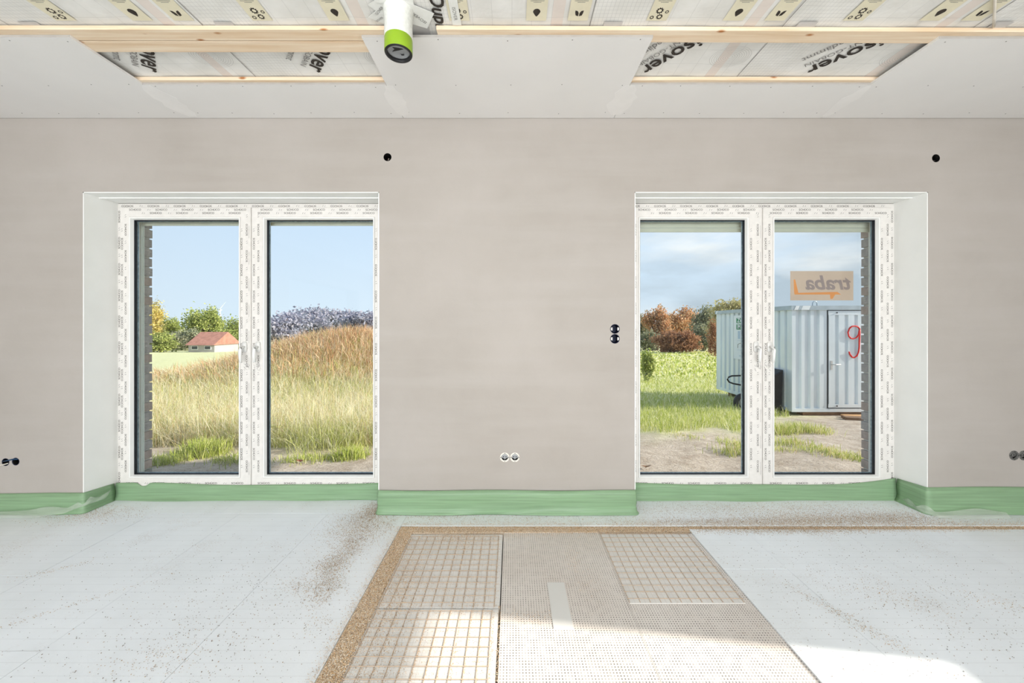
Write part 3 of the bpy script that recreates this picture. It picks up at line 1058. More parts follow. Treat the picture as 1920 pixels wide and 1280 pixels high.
def build_window(k):
    w = WIN[k]
    side = 'left' if k == 1 else 'right'
    root = empty('window_%d' % k, ((w['x0'] + w['x1']) / 2, FY, .05), 'white two-leaf terrace window in the %s opening, film still on' % side, 'window', kind='structure')
    z0, z1 = .045, ZW - .008
    x0, x1 = w['x0'] + .002, w['x1'] - .002
    fr = part(MB().ring(x0, x1, z0, z1, [(0, FY), (.055, FY), (.060, FY + .006), (.060, BY), (0, BY)]), 'frame', M['film'], root, bevel=.002)
    mb, mg = MB(), MB()
    yy = FY - .0006
    film_rows(mb, mg, x0, x1, z1 - .017, yy, False, True, .07)
    film_rows(mb, mg, z0, z1, x0 + .013 if k == 1 else x1 - .016, yy, True, k == 2, .1)
    sub(mb, 'film_lettering', M['print'], fr)
    sub(mg, 'film_mark', M['print_grey'], fr)
    SYF = FY - .014                                   # sash front, proud of the frame
    for i, (gx0, gx1) in enumerate((w['gl'], w['gr'])):
        sx0 = (x0 + .030) if i == 0 else w['meet'] + .0015
        sx1 = w['meet'] - .0015 if i == 0 else (x1 - .030)
        sz0, sz1 = z0 + .030, z1 - .030
        # a mitred sash whose inner opening is the glazing; stiles may differ in width
        prof = [(0.0, 0.006), (.05, 0.0), (.80, 0.0), (.90, .008), (1.0, .022), (1.0, .066), (0.0, .066)]
        ins = ((gx0 - sx0, GZ0 - sz0), (sx1 - gx1, GZ0 - sz0), (sx1 - gx1, sz1 - GZ1), (gx0 - sx0, sz1 - GZ1))
        verts, faces = [], []
        for (cx, cz, ax, az), (ix, iz) in zip(((sx0, sz0, 1, 1), (sx1, sz0, -1, 1), (sx1, sz1, -1, -1), (sx0, sz1, 1, -1)), ins):
            verts += [(cx + ax * ix * a, SYF + d, cz + az * iz * a) for a, d in prof]
        n = len(prof)
        for c in range(4):
            for q in range(n):
                faces.append((c * n + q, ((c + 1) % 4) * n + q, ((c + 1) % 4) * n + (q + 1) % n, c * n + (q + 1) % n))
        sash = part(MB().add(verts, faces), 'sash', M['film'], root)
        # white glazing bead
        sub(MB().ring(gx0 - .013, gx1 + .013, GZ0 - .013, GZ1 + .013, [(0, SYF - .0015), (.008, SYF - .0015), (.0135, SYF + .020), (0.0125, SYF + .022), (0, SYF + .012)]), 'glazing_bead', M['upvc'], sash)
        yg = SYF + .040
        sub(MB().ring(gx0 + .0002, gx1 - .0002, GZ0 + .0002, GZ1 - .0002, [(0, SYF + .0225), (.004, SYF + .0225), (.005, yg - .002), (0, yg - .002)]), 'gasket', M['gasket'], sash)
        sub(MB().box(gx0 + .0002, gx1 - .0002, yg, yg + .004, GZ0 + .0002, GZ1 - .0002), 'pane', M['glass'], sash)
        sub(MB().ring(gx0 + .0005, gx1 - .0005, GZ0 + .0005, GZ1 - .0005, [(0, yg + .0045), (.007, yg + .0045), (.007, yg + .011), (0, yg + .011)]), 'spacer', M['spacer'], sash)
        # lettering on the film
        mb, mg = MB(), MB()
        ys = SYF - .0006
        tw = sz1 - GZ1
        film_rows(mb, mg, sx0 + .02, sx1 - .02, sz1 - tw * .22, ys, False, False, .09)
        film_rows(mb, mg, sx0 + .03, sx1 - .02, sz1 - tw * .50, ys, False, False, .04 + .02 * i)
        film_rows(mb, mg, sx0 + .03, sx1 - .02, sz0 + (GZ0 - sz0) * .42, ys, False, False, .06)
        for stile, (a, b_) in enumerate(((sx0, gx0), (gx1, sx1))):
            wd = b_ - a
            inner = (stile == 1) == (i == 0)
            lo = a + (.20 if stile == 0 else .28) * wd
            hi = a + (.52 if stile == 0 else .70) * wd
            film_rows(mb, mg, sz0 + .02, sz1 - .03, lo, ys, True, stile == 0, .04)
            film_rows(mb, mg, sz0 + .04, sz1 - .05, hi, ys, True, stile == 0, .12)
            if inner and i == 0:
                for q in range(10):
                    zz = sz0 + .1 + q * .187
                    mg.add([(a + wd * .86, ys, zz), (a + wd * .86 + .0016, ys, zz), (a + wd * .86 + .0016, ys, zz + .09), (a + wd * .86, ys, zz + .09)], [(0, 1, 2, 3)])
        sub(mb, 'film_lettering', M['print'], sash)
        sub(mg, 'film_mark', M['print_grey'], sash)
        # handle under film: rosette, neck and lever on the inner stile
        hx = (gx1 + sx1) / 2 + (.004 if k == 1 else .006) if i == 0 else (sx0 + gx0) / 2 + (.004 if k == 1 else 0.0)
        hz = CH - (650 - 610) / F * FY
        h = MB()
        h.prism([(hx + .016 * math.cos(t_) , hz + (.022 if math.sin(t_) > 0 else -.022) + .016 * math.sin(t_)) for t_ in [2 * math.pi * q / 20 for q in range(20)]], lambda u, v, d: (u, SYF - .011 + d, v), .011)
        h.tube([(hx, SYF - .008, hz), (hx, SYF - .034, hz), (hx, SYF - .046, hz - .004), (hx, SYF - .050, hz - .016), (hx, SYF - .048, hz - .06), (hx, SYF - .044, hz - .105)], [.0095, .0095, .0105, .0115, .0105, .0085], 12)
        sub(h, 'handle', M['upvc'], sash, True)
        # felt-pen dirt on the film near the handle
        d = MB()
        r = random.Random(k * 7 + i)
        for q in range(14):
            ux, uz = hx + r.uniform(-.012, .035) * (1 if i == 0 else -1), hz - .115 - r.uniform(0, .05)
            a_ = r.uniform(.6, 1.4)
            d.add([(ux, ys - .0002, uz), (ux + .002, ys - .0002, uz), (ux + .002 + .012 * math.cos(a_), ys - .0002, uz - .012 * math.sin(a_)), (ux + .012 * math.cos(a_), ys - .0002, uz - .012 * math.sin(a_))], [(0, 1, 2, 3)])
        sub(d, 'film_scribble', M['print_grey'], sash)
    return root
win1, win2 = build_window(1), build_window(2)

def shutter(k):
    w = WIN[k]
    side = 'left' if k == 1 else 'right'
    t = empty('roller_shutter', ((w['bx0'] + w['bx1']) / 2, 2.771, w['shut']), 'pale aluminium roller shutter, almost fully raised, outside the %s window' % side, 'roller shutter')
    xa, xb = w['bx0'] + .005, w['bx1'] - .005
    part(MB().box(xa + .012, xb - .012, 2.7655, 2.7775, w['shut'], w['shut'] + .030), 'bottom_bar', M['shutter'], t, bevel=.003)
    z = w['shut'] + .0325
    while z < 2.14:
        part(MB().prism([(2.767, z), (2.771, z - .001), (2.776, z + .010), (2.777, z + .020), (2.775, z + .034), (2.768, z + .037), (2.7655, z + .018)], lambda u, v, d: (xa + .012 + d, u, v), xb - xa - .024), 'slat', M['shutter'], t)
        z += .0375
    for a, b_, c0, c1 in ((xa - .003, xa + .013, xa - .003, xa + .006), (xb - .013, xb + .003, xb - .006, xb + .003)):
        m_ = MB()
        m_.box(a, b_, 2.758, 2.7645, .006, 2.14)
        m_.box(a, b_, 2.779, 2.783, .006, 2.14)
        m_.box(c0, c1, 2.7645, 2.779, .006, 2.14)
        part(m_, 'guide_rail', M['rail'], t)
    part(MB().box(xa, xb, 2.762, 2.858, 2.145, 2.215), 'shutter_box', M['shutter'], t)
    return t
shutter(1)
shutter(2)
for k, w in WIN.items():
    o = MB().box(w['bx0'] - .008, w['bx1'] + .008, BY + .004, OY + .03, -.09, .005).build('threshold_%d' % k, M['concrete'])
    tag(o, 'raw concrete threshold outside the %s window' % ('left' if k == 1 else 'right'), 'threshold', kind='structure')

# translucent mirrored sticker on the outside of the right pane
t = empty('pane_sticker', (2.312, 2.715, 1.53), 'tan and orange sticker with mirrored lettering on the right window pane', 'sticker')
yS = FY - .014 + .040 + .0046
px2 = lambda px: (px - 960) / F * yS
pz2 = lambda py: CH - (py - 610) / F * yS
part(MB().box(px2(1482), px2(1600), yS, yS + .0012, pz2(563), pz2(508)), 'sheet', M['sign'], t)
mb = MB()
tg = text_geo('traba', .142, bold=.0035, shear=.2, align='LEFT', sx=1.12)
put_text(mb, tg, lambda u, v: (px2(1597) - u, yS - .0004, pz2(531) + v))
part(mb, 'lettering', M['sign_grey'], t)
mb = MB()
for pl in ([(1488, 524), (1491, 524), (1497, 549), (1489, 549)], [(1489, 549), (1570, 547), (1577, 552), (1490, 552)], [(1556, 552), (1566, 552), (1561, 560), (1557, 560)]):
    mb.add([(px2(a), yS - .0003, pz2(b_)) for a, b_ in pl], [(0, 1, 2, 3)])
part(mb, 'orange_bar', M['sign_orange'], t)

# ------------------------------------------------------------------ wall boxes and cable holes
def cup(mb, u, v, r, d=.055):
    mb.lathe([(r - .0012, -.0005), (r - .0012, d), (r - .004, d), (r - .004, -.0005)], (u, WY, v), 'Y', 24, (False, False))
    mb.add([], [])
    mb.lathe([(r - .0035, d - .002), (.0005, d - .002)], (u, WY, v), 'Y', 24, (False, True))
def socket(u, v, label, style, group=None):
    t = empty('socket_box', (u, WY, v), label, 'socket box', group)
    r = BR[style]
    body = {'mid': 'box_white', 'pair': 'box_blue', 'left': 'box_dark', 'right': 'box_grey'}[style]
    mb = MB()
    cup(mb, u, v, r)
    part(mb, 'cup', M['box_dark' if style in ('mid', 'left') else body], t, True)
    if style in ('mid', 'right'):
        m_ = M['box_white' if style == 'mid' else 'box_grey']
        part(MB().lathe([(r + .002, -.001), (r + .001, -.003), (r - .008, -.003), (r - .0085, .012), (r - .006, .012)], (u, WY, v), 'Y', 28, (False, False)), 'rim', m_, t, True)
        ins = MB()
        pts = [(.021 * math.cos(a), .021 * math.sin(a)) for a in [math.pi * q / 12 for q in range(13)]]
        pts = [(-.021, -.002), (-.0, -.014), (.021, -.002)] + pts[1:-1]
        ins.prism([(u + a, v + b_) for a, b_ in pts], lambda a, b_, d: (a, WY + .006 + d, b_), .006)
        ins.box(u - .0012, u + .0012, WY + .006, WY + .012, v - .022, v - .012)
        ins_o = part(ins, 'terminal_insert', M['box_grey' if style == 'right' else 'grey_cap'], t)
        for dx in (-.008, .008):
            sub(MB().lathe([(.0035, -.0012), (.0035, .001)], (u + dx, WY + .006, v + .001), 'Y', 10), 'screw', M['box_dark'], ins_o)
        for a in (0, 90, 180, 270):
            ca, sa = math.cos(math.radians(a)), math.sin(math.radians(a))
            part(MB().box(u + ca * (r - .003) - .002 - .002 * abs(sa), u + ca * (r - .003) + .002 + .002 * abs(sa), WY - .0042, WY - .0028, v + sa * (r - .003) - .0012 - .002 * abs(ca), v + sa * (r - .003) + .0012 + .002 * abs(ca)), 'slot', M['box_dark'], t)
    if style == 'pair':
        for s in (-1, 1):
            part(MB().prism([(u + s * .016, v - .010), (u + s * .0255, v - .010), (u + s * .0285, v), (u + s * .0255, v + .010), (u + s * .016, v + .010)], lambda a, b_, d: (a, WY - .001 + d, b_), .006), 'mounting_tab', M['grey_square'], t)
        part(MB().lathe([(r + .0015, -.0008), (r - .002, -.0012), (r - .0025, .01)], (u, WY, v), 'Y', 28, (False, False)), 'rim', M['box_blue'], t, True)
    if style == 'left':
        part(MB().lathe([(r + .001, -.0006), (r - .002, -.001), (r - .0025, .01)], (u, WY, v), 'Y', 28, (False, False)), 'rim', M['box_blue'], t, True)
    return t
for (u, v), s in zip(BOXES['mid'], ('left', 'right')):
    socket(u, v, 'white round socket box low on the pier, %s of the two' % s, 'mid', 'socket boxes in the wall')
for (u, v), s in zip(BOXES['pair'], ('upper', 'lower')):
    socket(u, v, 'dark blue round switch box beside the right window, %s of the two' % s, 'pair', 'socket boxes in the wall')
for (u, v), s in zip(BOXES['left'], ('outer one crossed by a white cable', 'inner one nearer the left window')):
    socket(u, v, 'empty dark socket hole at the far left, %s' % s, 'left', 'socket boxes in the wall')
for (u, v), s in zip(BOXES['right'], ('inner one', 'outer one cut by the photo edge')):
    socket(u, v, 'dusty grey socket box at the far right, %s' % s, 'right', 'socket boxes in the wall')
(ua, va), (ub, vb) = BOXES['left']
o = MB().tube([(ua - .015, WY + .03, va), (ua - .012, WY - .002, va + .006), (ua + .03, WY - .006, va + .014), (ub - .012, WY - .006, vb + .017), (ub + .012, WY - .002, vb + .016), (ub + .015, WY + .03, vb + .014)], .0038, 8).build('blue_cable', M['wire_blue'], None, True)
tag(o, 'dark blue cable bridging the two empty holes at the far left', 'cable')
o = MB().tube([(ua - .08, WY - .004, va - .020), (ua - .03, WY - .005, va - .018), (ua + .0, WY - .005, va - .013), (ua + .018, WY + .004, va - .008), (ua + .02, WY + .03, va - .006)], .0032, 8).build('white_cable', M['wire_white'], None, True)
tag(o, 'white cable running into the outermost hole at the far left', 'cable')

for key, lab in (('hole_l', 'round cable hole high on the wall above the left window'), ('hole_r', 'round cable hole high on the wall above the right window')):
    u, v = BOXES[key][0]
    t = empty('cable_hole', (u, WY, v), lab, 'cable hole', 'cable holes above the windows')
    mb = MB()
    cup(mb, u, v, BR[key], .07)
    part(mb, 'sleeve', M['box_dark'], t, True)
    r = random.Random(3)
    for q in range(3):
        dx = r.uniform(-.010, .010)
        part(MB().tube([(u + dx, WY + .066, v + .010), (u + dx * .5, WY + .03, v + r.uniform(-.005, .010)), (u + dx * .8 + .004, WY + .012, v - .012), (u + dx, WY + .02, v - .020)], .0026, 6), 'cable_end', M[('wire_red', 'wire_white', 'box_grey')[q] if key == 'hole_l' else 'box_grey'], t, True)

# ------------------------------------------------------------------ ceiling: membrane, battens, plasterboards
nx_, ny_ = 150, 100
gx, gy = np.meshgrid(np.linspace(XL, XR, nx_), np.linspace(RY, WY, ny_))
gz = ZM + .002 * np.sin(gx * 9 + gy * 5) * np.sin(gy * 7 - gx * 3) + .0012 * np.sin(gx * 31 + gy * 11)
gv = np.stack([gx, gy, gz], -1).reshape(-1, 3)
gi = np.arange((nx_) * (ny_)).reshape(ny_, nx_)
gf = np.stack([gi[:-1, :-1], gi[:-1, 1:], gi[1:, 1:], gi[1:, :-1]], -1).reshape(-1, 4)
ceiling = link('ceiling', np_mesh('ceiling', gv, gf), M['membrane'], None, True)
tag(ceiling, 'white printed vapour barrier membrane stretched under the rafters', 'ceiling', kind='structure')
md = ceiling.modifiers.new('thickness', 'SOLIDIFY')
md.thickness = .0015
md.offset = -1
tag(MB().box(XL, XR, RY, WY - .001, ZM + .012, ZT).build('ceiling_rafters', M['old_wood']), 'rafter layer above the membrane', 'ceiling', kind='structure')

ZP = ZM - .0056
def flat(mb, pts):
    mb.add([(x, y, ZP) for x, y in pts], [tuple(range(len(pts)))])
seams = [-3.24 + .9 * k for k in range(8)]
beige, grey, dark, darkline, rings, letters, small = MB(), MB(), MB(), MB(), MB(), MB(), MB()
def gear(mb, cx, cy, r):
    n = 10
    outer = []
    for k in range(n * 4):
        a = 2 * math.pi * k / (n * 4)
        rr = r * (1.0 if k % 4 < 2 else .78)
        outer.append((cx + rr * math.cos(a), cy + rr * math.sin(a)))
    inner = [(cx + r * .48 * math.cos(2 * math.pi * k / (n * 4)), cy + r * .48 * math.sin(2 * math.pi * k / (n * 4))) for k in range(n * 4)]
    m_ = n * 4
    mb.add([(x, y, ZP - .0004) for x, y in outer + inner], [(k, (k + 1) % m_, m_ + (k + 1) % m_, m_ + k) for k in range(m_)])
def drop(mb, cx, cy, r):
    # teardrop whose point is away from the camera
    pts = []
    for k in range(24):
        a = 2 * math.pi * k / 24
        s_ = math.sin(a)
        pts.append((cx + r * math.cos(a) * (1 - .55 * max(0, s_) ** 1.0), cy + r * s_ * (1.5 if s_ > 0 else 1.0)))
    mb.add([(x, y, ZP - .0004) for x, y in pts], [tuple(range(24))])
def leafpair(mb, cx, cy, r):
    for s in (-1, 1):
        pts = [(cx + s * .1 * r, cy + r), (cx + s * .9 * r, cy + .7 * r), (cx + s * 1.15 * r, cy - .2 * r), (cx + s * 1.2 * r, cy - r), (cx + s * .5 * r, cy - .8 * r), (cx + s * .12 * r, cy - .1 * r)]
        mb.add([(x, y, ZP - .0004) for x, y in pts], [tuple(range(6))])
for s in seams:
    darkline.add([(s, 1.2, ZP - .0002), (s + .0032, 1.2, ZP - .0002), (s + .0032, 2.46, ZP - .0002), (s, 2.46, ZP - .0002)], [(0, 1, 2, 3)])
    for off, kind in ((.30, 'g'), (.65, 'd'), (.84, 'l')):
        x = s + off
        if not XL + .06 < x < XR - .06:
            continue
        if -.66 < x < -.34 and kind in 'gl':
            continue
        flat(beige, [(x - .046, 1.590), (x + .046, 1.590), (x + .046, 1.712), (x - .046, 1.712)])
        if kind == 'g':
            gear(dark, x - .004, 1.658, .017)
            gear(dark, x + .006, 1.690, .015)
            gear(dark, x + .030, 1.664, .009)
            gear(dark, x - .027, 1.694, .010)
        elif kind == 'd':
            drop(dark, x, 1.664, .0165)
        else:
            leafpair(dark, x, 1.672, .0155)
        small.add([(x - .03, 1.606, ZP - .0004), (x + .03, 1.606, ZP - .0004), (x + .03, 1.6085, ZP - .0004), (x - .03, 1.6085, ZP - .0004)], [(0, 1, 2, 3)])
        small.add([(x - .017, 1.614, ZP - .0004), (x + .017, 1.614, ZP - .0004), (x + .017, 1.616, ZP - .0004), (x - .017, 1.616, ZP - .0004)], [(0, 1, 2, 3)])
    for off in (.22, .40, .58):
        x = s + off
        if XL + .06 < x < XR - .06:
            flat(beige if off != .58 else grey, [(x - .046, 1.47), (x + .046, 1.47), (x + .046, 1.587), (x - .046, 1.587)])
    # grey print squares next to the seam
    x = s + .115
    if XL + .1 < x < XR - .1:
        flat(grey, [(x - .05, 1.718), (x + .035, 1.718), (x + .035, 1.80), (x - .05, 1.80)])
    # concentric growth rings
    cx, cy = s + .775, 1.945
    if XL + .2 < cx < XR - .2:
        for q in range(9):
            r0 = .012 + q * .011
            n = 40
            po = [(cx + (r0 + .0012) * math.cos(2 * math.pi * k / n), cy + .75 * (r0 + .0012) * math.sin(2 * math.pi * k / n)) for k in range(n)]
            pi_ = [(cx + r0 * math.cos(2 * math.pi * k / n), cy + .75 * r0 * math.sin(2 * math.pi * k / n)) for k in range(n)]
            rings.add([(a, b_, ZP - .0003) for a, b_ in po + pi_], [(k, (k + 1) % n, n + (k + 1) % n, n + k) for k in range(n)])
    # big diagonal lettering, read from below
    dx, dy = -.66, .75
    ex, ey = s + .362, 2.052
    def diag(ox, oy):
        return lambda u, v: (ox + dx * u + dy * v, oy + dy * u - dx * v, ZP - .0005)
    if XL + .3 < ex < XR - .2:
        put_text(letters, text_geo('isover', .122, bold=.002, align='RIGHT'), diag(ex, ey))
        put_text(small, text_geo('SAINT-GOBAIN', .040, align='RIGHT', sx=1.05), diag(ex - .050, ey - .040))
        put_text(small, text_geo('gedämmt', .052, align='RIGHT'), diag(ex - .095, ey - .085))
# upright product word beside the duct
x, y = on_ceiling(826, 40, ZP)
put_text(letters, text_geo('Dupl', .085, bold=.002, shear=.2, align='RIGHT', sx=1.05), lambda u, v: (x + v - .10 * u * 0, y + .030 + u, ZP - .0006))
beige.build('print_square', M['beige_print'], ceiling)
grey.build('print_square', M['grey_square'], ceiling)
dark.build('print_icon', M['print'], ceiling)
darkline.build('print_line', M['print_grey'], ceiling)
rings.build('print_ring', M['print_pale'], ceiling)
letters.build('print_lettering', M['print'], ceiling)
small.build('print_small_lettering', M['print_grey'], ceiling)

# battens
def batten(x0, x1, y0, y1, label, skew=0.0):
    o = MB().add([(x0, y0 - skew * 0, ZB), (x1, y0 + skew, ZB), (x1, y1 + skew, ZB), (x0, y1, ZB), (x0, y0, ZB + .0195), (x1, y0 + skew, ZB + .0195), (x1, y1 + skew, ZB + .0195), (x0, y1, ZB + .0195)],
                 [(0, 1, 2, 3), (4, 7, 6, 5), (0, 4, 5, 1), (1, 5, 6, 2), (2, 6, 7, 3), (3, 7, 4, 0)]).build('batten', M['pine'], None, bevel=.001)
    return tag(o, label, 'batten', 'ceiling battens')
batten(XL + .01, -.53, 1.736, 1.8035, 'pine batten left of the green duct, nearer of the doubled pair', .004)
batten(XL + .01, -.56, 1.8090, 1.880, 'pine batten left of the green duct, farther of the doubled pair', .004)
batten(-.352, XR - .01, 1.738, 1.812, 'pine batten running right from the green duct', .022)
batten(XL + .01, XR - .01, 2.096, 2.160, 'thin pine batten along the plasterboard edge nearest the wall')
batten(XL + .01, XR - .01, 2.385, 2.455, 'pine batten hidden behind the boards at the wall')

# plasterboards
def plasterboard(x0, x1, y0, y1, label, screws, dz=0.0):
    o = MB().box(x0, x1, y0, y1, ZC - dz, ZC + .0120 - dz).build('plasterboard', M['drywall'], None)
    tag(o, label, 'plasterboard', 'ceiling plasterboards')
    MB().box(x0 + .0005, x1 - .0005, y0 - .0010, y0 - .0001, ZC - dz + .0004, ZC + .0116 - dz).build('paper_edge', M['paper_edge'], o)
    for x, y in screws:
        MB().lathe([(.0001, -.0007), (.0026, -.0007), (.0032, .0006)], (x, y, ZC - dz), 'Z', 8).build('screw', M['screw'], o)
    return o
def rows(x0, x1, ys, step):
    r = []
    for y in ys:
        n = max(2, int((x1 - x0) / step))
        for k in range(n):
            r.append((x0 + .06 + (x1 - x0 - .12) * k / (n - 1) + random.uniform(-.02, .02), y + random.uniform(-.008, .008)))
    return r
plasterboard(XL + .01, -2.092, 1.770, WY - .004, 'large plasterboard at the far left of the ceiling', rows(XL, -2.092, (1.79, 2.12, 2.40), .23))
plasterboard(-.712, .668, 1.770, WY - .004, 'large central plasterboard behind the green duct', rows(-.712, .668, (1.79, 2.12, 2.40), .23))
plasterboard(2.030, XR - .01, 1.778, WY - .004, 'large plasterboard at the far right of the ceiling', rows(2.03, XR, (1.80, 2.13, 2.40), .23))
plasterboard(-2.089, -.715, 2.116, WY - .004, 'narrow plasterboard filling above the left window', rows(-2.089, -.715, (2.135, 2.40), .2))
plasterboard(.671, 2.027, 2.116, WY - .004, 'narrow plasterboard filling above the right window', rows(.671, 2.027, (2.135, 2.40), .2))
# feathered joint compound over the board joints
def smear(x, y0, y1, w, label, seed):
    r = random.Random(seed)
    n = 9
    L, R = [], []
    for k in range(n):
        y = y0 + (y1 - y0) * k / (n - 1)
        e = math.sin(math.pi * (k + .35) / (n - .3)) ** .5
        L.append((x - w * (.55 + .35 * r.random()) * e, y))
        R.append((x + w * (.55 + .35 * r.random()) * e, y))
    o = MB().prism(L + R[::-1], lambda u, v, d: (u, v, ZC - .0007 + d), .0006).build('joint_smear', M['compound'])
    return tag(o, label, 'joint compound', 'smears of joint compound')
smear(-2.085, 2.125, 2.44, .09, 'pale compound smear on the joint left of the left ceiling bay', 1)
smear(-.70, 2.125, 2.43, .075, 'pale compound smear on the joint near the green duct', 2)
smear(.67, 2.125, 2.42, .10, 'pale compound smear on the joint right of the central board', 3)
smear(2.035, 2.13, 2.44, .06, 'pale compound smear on the joint right of the right ceiling bay', 4)

# white cable dropping from the membrane at the far right
x, y = on_ceiling(1866, 30, ZM)
o = MB().tube([(1.294 * 1.44, 1.44, ZM - .010), (1.292 * 1.58, 1.58, ZM - .012), (1.290 * 1.68, 1.68, ZM - .012), (1.289 * 1.742, 1.742, ZM - .010)], .0048, 8).build('ceiling_cable', M['wire_white'], None, True)
tag(o, 'thin white cable under the membrane at the far right', 'cable')

# ------------------------------------------------------------------ ventilation duct
DX, DY = -.502, 1.655
t = empty('ventilation_duct', (DX, DY, 2.44), 'bright green ended ventilation duct hanging from the ceiling', 'duct')
R0 = .0595
part(MB().lathe([(R0, 2.440), (R0 + .0008, 2.444), (R0 + .0008, 2.498), (R0, 2.502)], (DX, DY, 0), 'Z', 48, (False, False)), 'green_band', M['green_duct'], t, True)
part(MB().lathe([(R0 - .001, 2.500), (R0 + .001, 2.506), (R0 + .0015, 2.53), (R0, 2.56), (R0 + .002, 2.60), (R0 + .008, ZM - .002)], (DX, DY, 0), 'Z', 48, (False, False)), 'net_sleeve', M['net_film'], t, True)
part(MB().lathe([(R0 - .0005, 2.4405), (R0 - .002, 2.4370), (R0 - .010, 2.4375), (R0 - .012, 2.447), (R0 - .006, 2.458), (R0 - .001, 2.458)], (DX, DY, 0), 'Z', 48, (False, False)), 'rubber_seal', M['rubber'], t, True)
cap = part(MB().lathe([(R0 - .010, 2.452), (R0 - .016, 2.4515), (R0 - .020, 2.456), (.022, 2.4565), (.001, 2.457)], (DX, DY, 0), 'Z', 48, (False, True)), 'end_cap', M['grey_cap'], t, True)
mb = MB()
ar = [(-.026, -.006), (-.008, -.020), (.030, -.006), (.008, -.001), (-.030, .022), (-.016, .004)]
ar = [(-.030, .012), (-.016, -.002), (-.022, -.014), (.022, -.002), (.004, .004)]
mb.prism([(DX + a, DY + b_ - .004) for a, b_ in ar], lambda u, v, d: (u, v, 2.4545 + d), .0012)
mb.prism([(DX + .008 + a, DY + .026 + b_) for a, b_ in ((-.006, -.007), (-.004, -.001), (.006, -.001), (.009, -.007), (.008, .006), (-.004, .006))], lambda u, v, d: (u, v, 2.4545 + d), .0012)
sub(mb, 'cap_mark', M['rubber'], cap)
# tape collar
def tape(pts, zs, label, text=None):
    verts = [(DX + a, DY + b_, ZM - .0075 - z) for (a, b_), z in zip(pts, zs)]
    n = len(verts)
    vv = verts + [(x_, y_, z_ + .0009) for x_, y_, z_ in verts]
    fs = [tuple(range(n)), tuple(range(n, 2 * n))[::-1]] + [(i, n + i, n + (i + 1) % n, (i + 1) % n) for i in range(n)]
    o = MB().add(vv, fs).build('sealing_tape', M['tape'])
    tag(o, label, 'tape', 'sealing tapes round the duct')
    if text:
        (ox, oy, ang, size) = text
        mb = MB()
        ca, sa = math.cos(ang), math.sin(ang)
        put_text(mb, text_geo('ISOVER', size, align='CENTER'), lambda u, v: (DX + ox + ca * u + sa * v, DY + oy + sa * u - ca * v, ZM - .0090 - max(zs)))
        mb.build('tape_lettering', M['print_grey'], o)
    return o
tape([(-.125, -.03), (-.045, -.075), (.02, -.03), (-.05, .075)], (.0, .0, .0, .0), 'white sealing tape on the left of the green duct', (-.085, .0, -.75, .018))
tape([(-.15, .035), (-.10, .00), (-.02, .075), (-.07, .082)], (.0015,) * 4, 'short white sealing tape at lower left of the green duct', (-.10, .045, -.55, .014))
tape([(-.10, -.115), (.09, -.105), (.075, -.03), (-.085, -.045)], (.003,) * 4, 'white sealing tape on the near side of the green duct')
tape([(.03, -.06), (.155, .01), (.105, .095), (.02, .06)], (.0045,) * 4, 'white sealing tape on the right of the green duct', (.085, .035, -2.3, .022))
x8, _ = on_ceiling(852, 20, ZM)
o = MB().box(x8 - .018, x8 + .022, 1.45, 1.735, ZP - .0035, ZP - .0025).build('sealing_tape', M['tape'])
tag(o, 'white tape strip beside the large ceiling lettering', 'tape', 'sealing tapes round the duct')
mb = MB()
put_text(mb, text_geo('ISOVER', .022), lambda u, v: (x8 + v, 1.67 + u, ZP - .004))
mb.build('tape_lettering', M['print_grey'], o)

# ------------------------------------------------------------------ outdoors: terrain
def vnoise(x, y, s, seed):
    return (np.sin(x * s * 1.3 + seed) * np.cos(y * s * 1.1 - seed * 2) + np.sin(x * s * 2.7 - y * s * 1.9 + seed * 3) * .5 + np.cos(y * s * 3.3 + x * s * .7 + seed) * .35) / 1.85
def ground_z(x, y):
    x, y = np.asarray(x, float), np.asarray(y, float)
    z = np.where(y < 7.6, -.15 - (np.maximum(y, -5) - 2.86).clip(0) * .0925, -.585 - (y - 7.6) * .0458)
    z = np.where(y > 82, -3.99 - (y - 82) * .002, z)
    z = z + 1.55 * np.exp(-((x + 5.6) / 2.7) ** 2 / 2 - ((y - 13.5) / 2.6) ** 2 / 2)
    z = z + (.018 * vnoise(x, y, 3.1, 1.0) + .03 * vnoise(x, y, 1.1, 2.0)) * np.clip((y - 2.9) / 1.0, 0, 1)
    flat_c = np.exp(-(((x - 6.8) / 1.6) ** 6 + ((y - 9.0) / 1.9) ** 6))
    return z * (1 - flat_c) + flat_c * np.minimum(z, -.60)
def soil_mask(x, y):
    nse = .38 * vnoise(x, y, 1.7, 4.0) + .22 * vnoise(x, y, 5.0, 2.5)
    left = 1 / (1 + np.exp((y - 4.95 - nse) * 6))
    right = 1 / (1 + np.exp((y - 5.75 - nse * 1.1 - np.clip(x - 3.6, 0, 3) * .9) * 5))
    wx = 1 / (1 + np.exp(-(x - .0) * 3))
    m = left * (1 - wx) + right * wx
    mound = np.exp(-((x + 5.6) / 2.4) ** 2 / 2 - ((y - 13.5) / 2.3) ** 2 / 2)
    return np.clip(m + .8 * mound * (mound > .35), 0, 1)
ys = np.concatenate([np.linspace(-16, 2.5, 14), np.linspace(2.9, 8, 90), np.linspace(8.1, 20, 70), np.linspace(20.5, 95, 50), np.array([110, 150, 220, 400, 800])])
us = np.linspace(-1, 1, 261)
gx = np.stack([us * (np.maximum(abs(y_), 6) * 1.5 + 8) for y_ in ys])
gy = np.repeat(ys[:, None], len(us), 1)
gz = ground_z(gx, gy)
gz = np.where((gy < 2.95) & (gy > -7) & (abs(gx) < 5.5), np.minimum(gz, -.19), gz)
gv = np.stack([gx, gy, gz], -1).reshape(-1, 3)
gi = np.arange(gx.size).reshape(gx.shape)
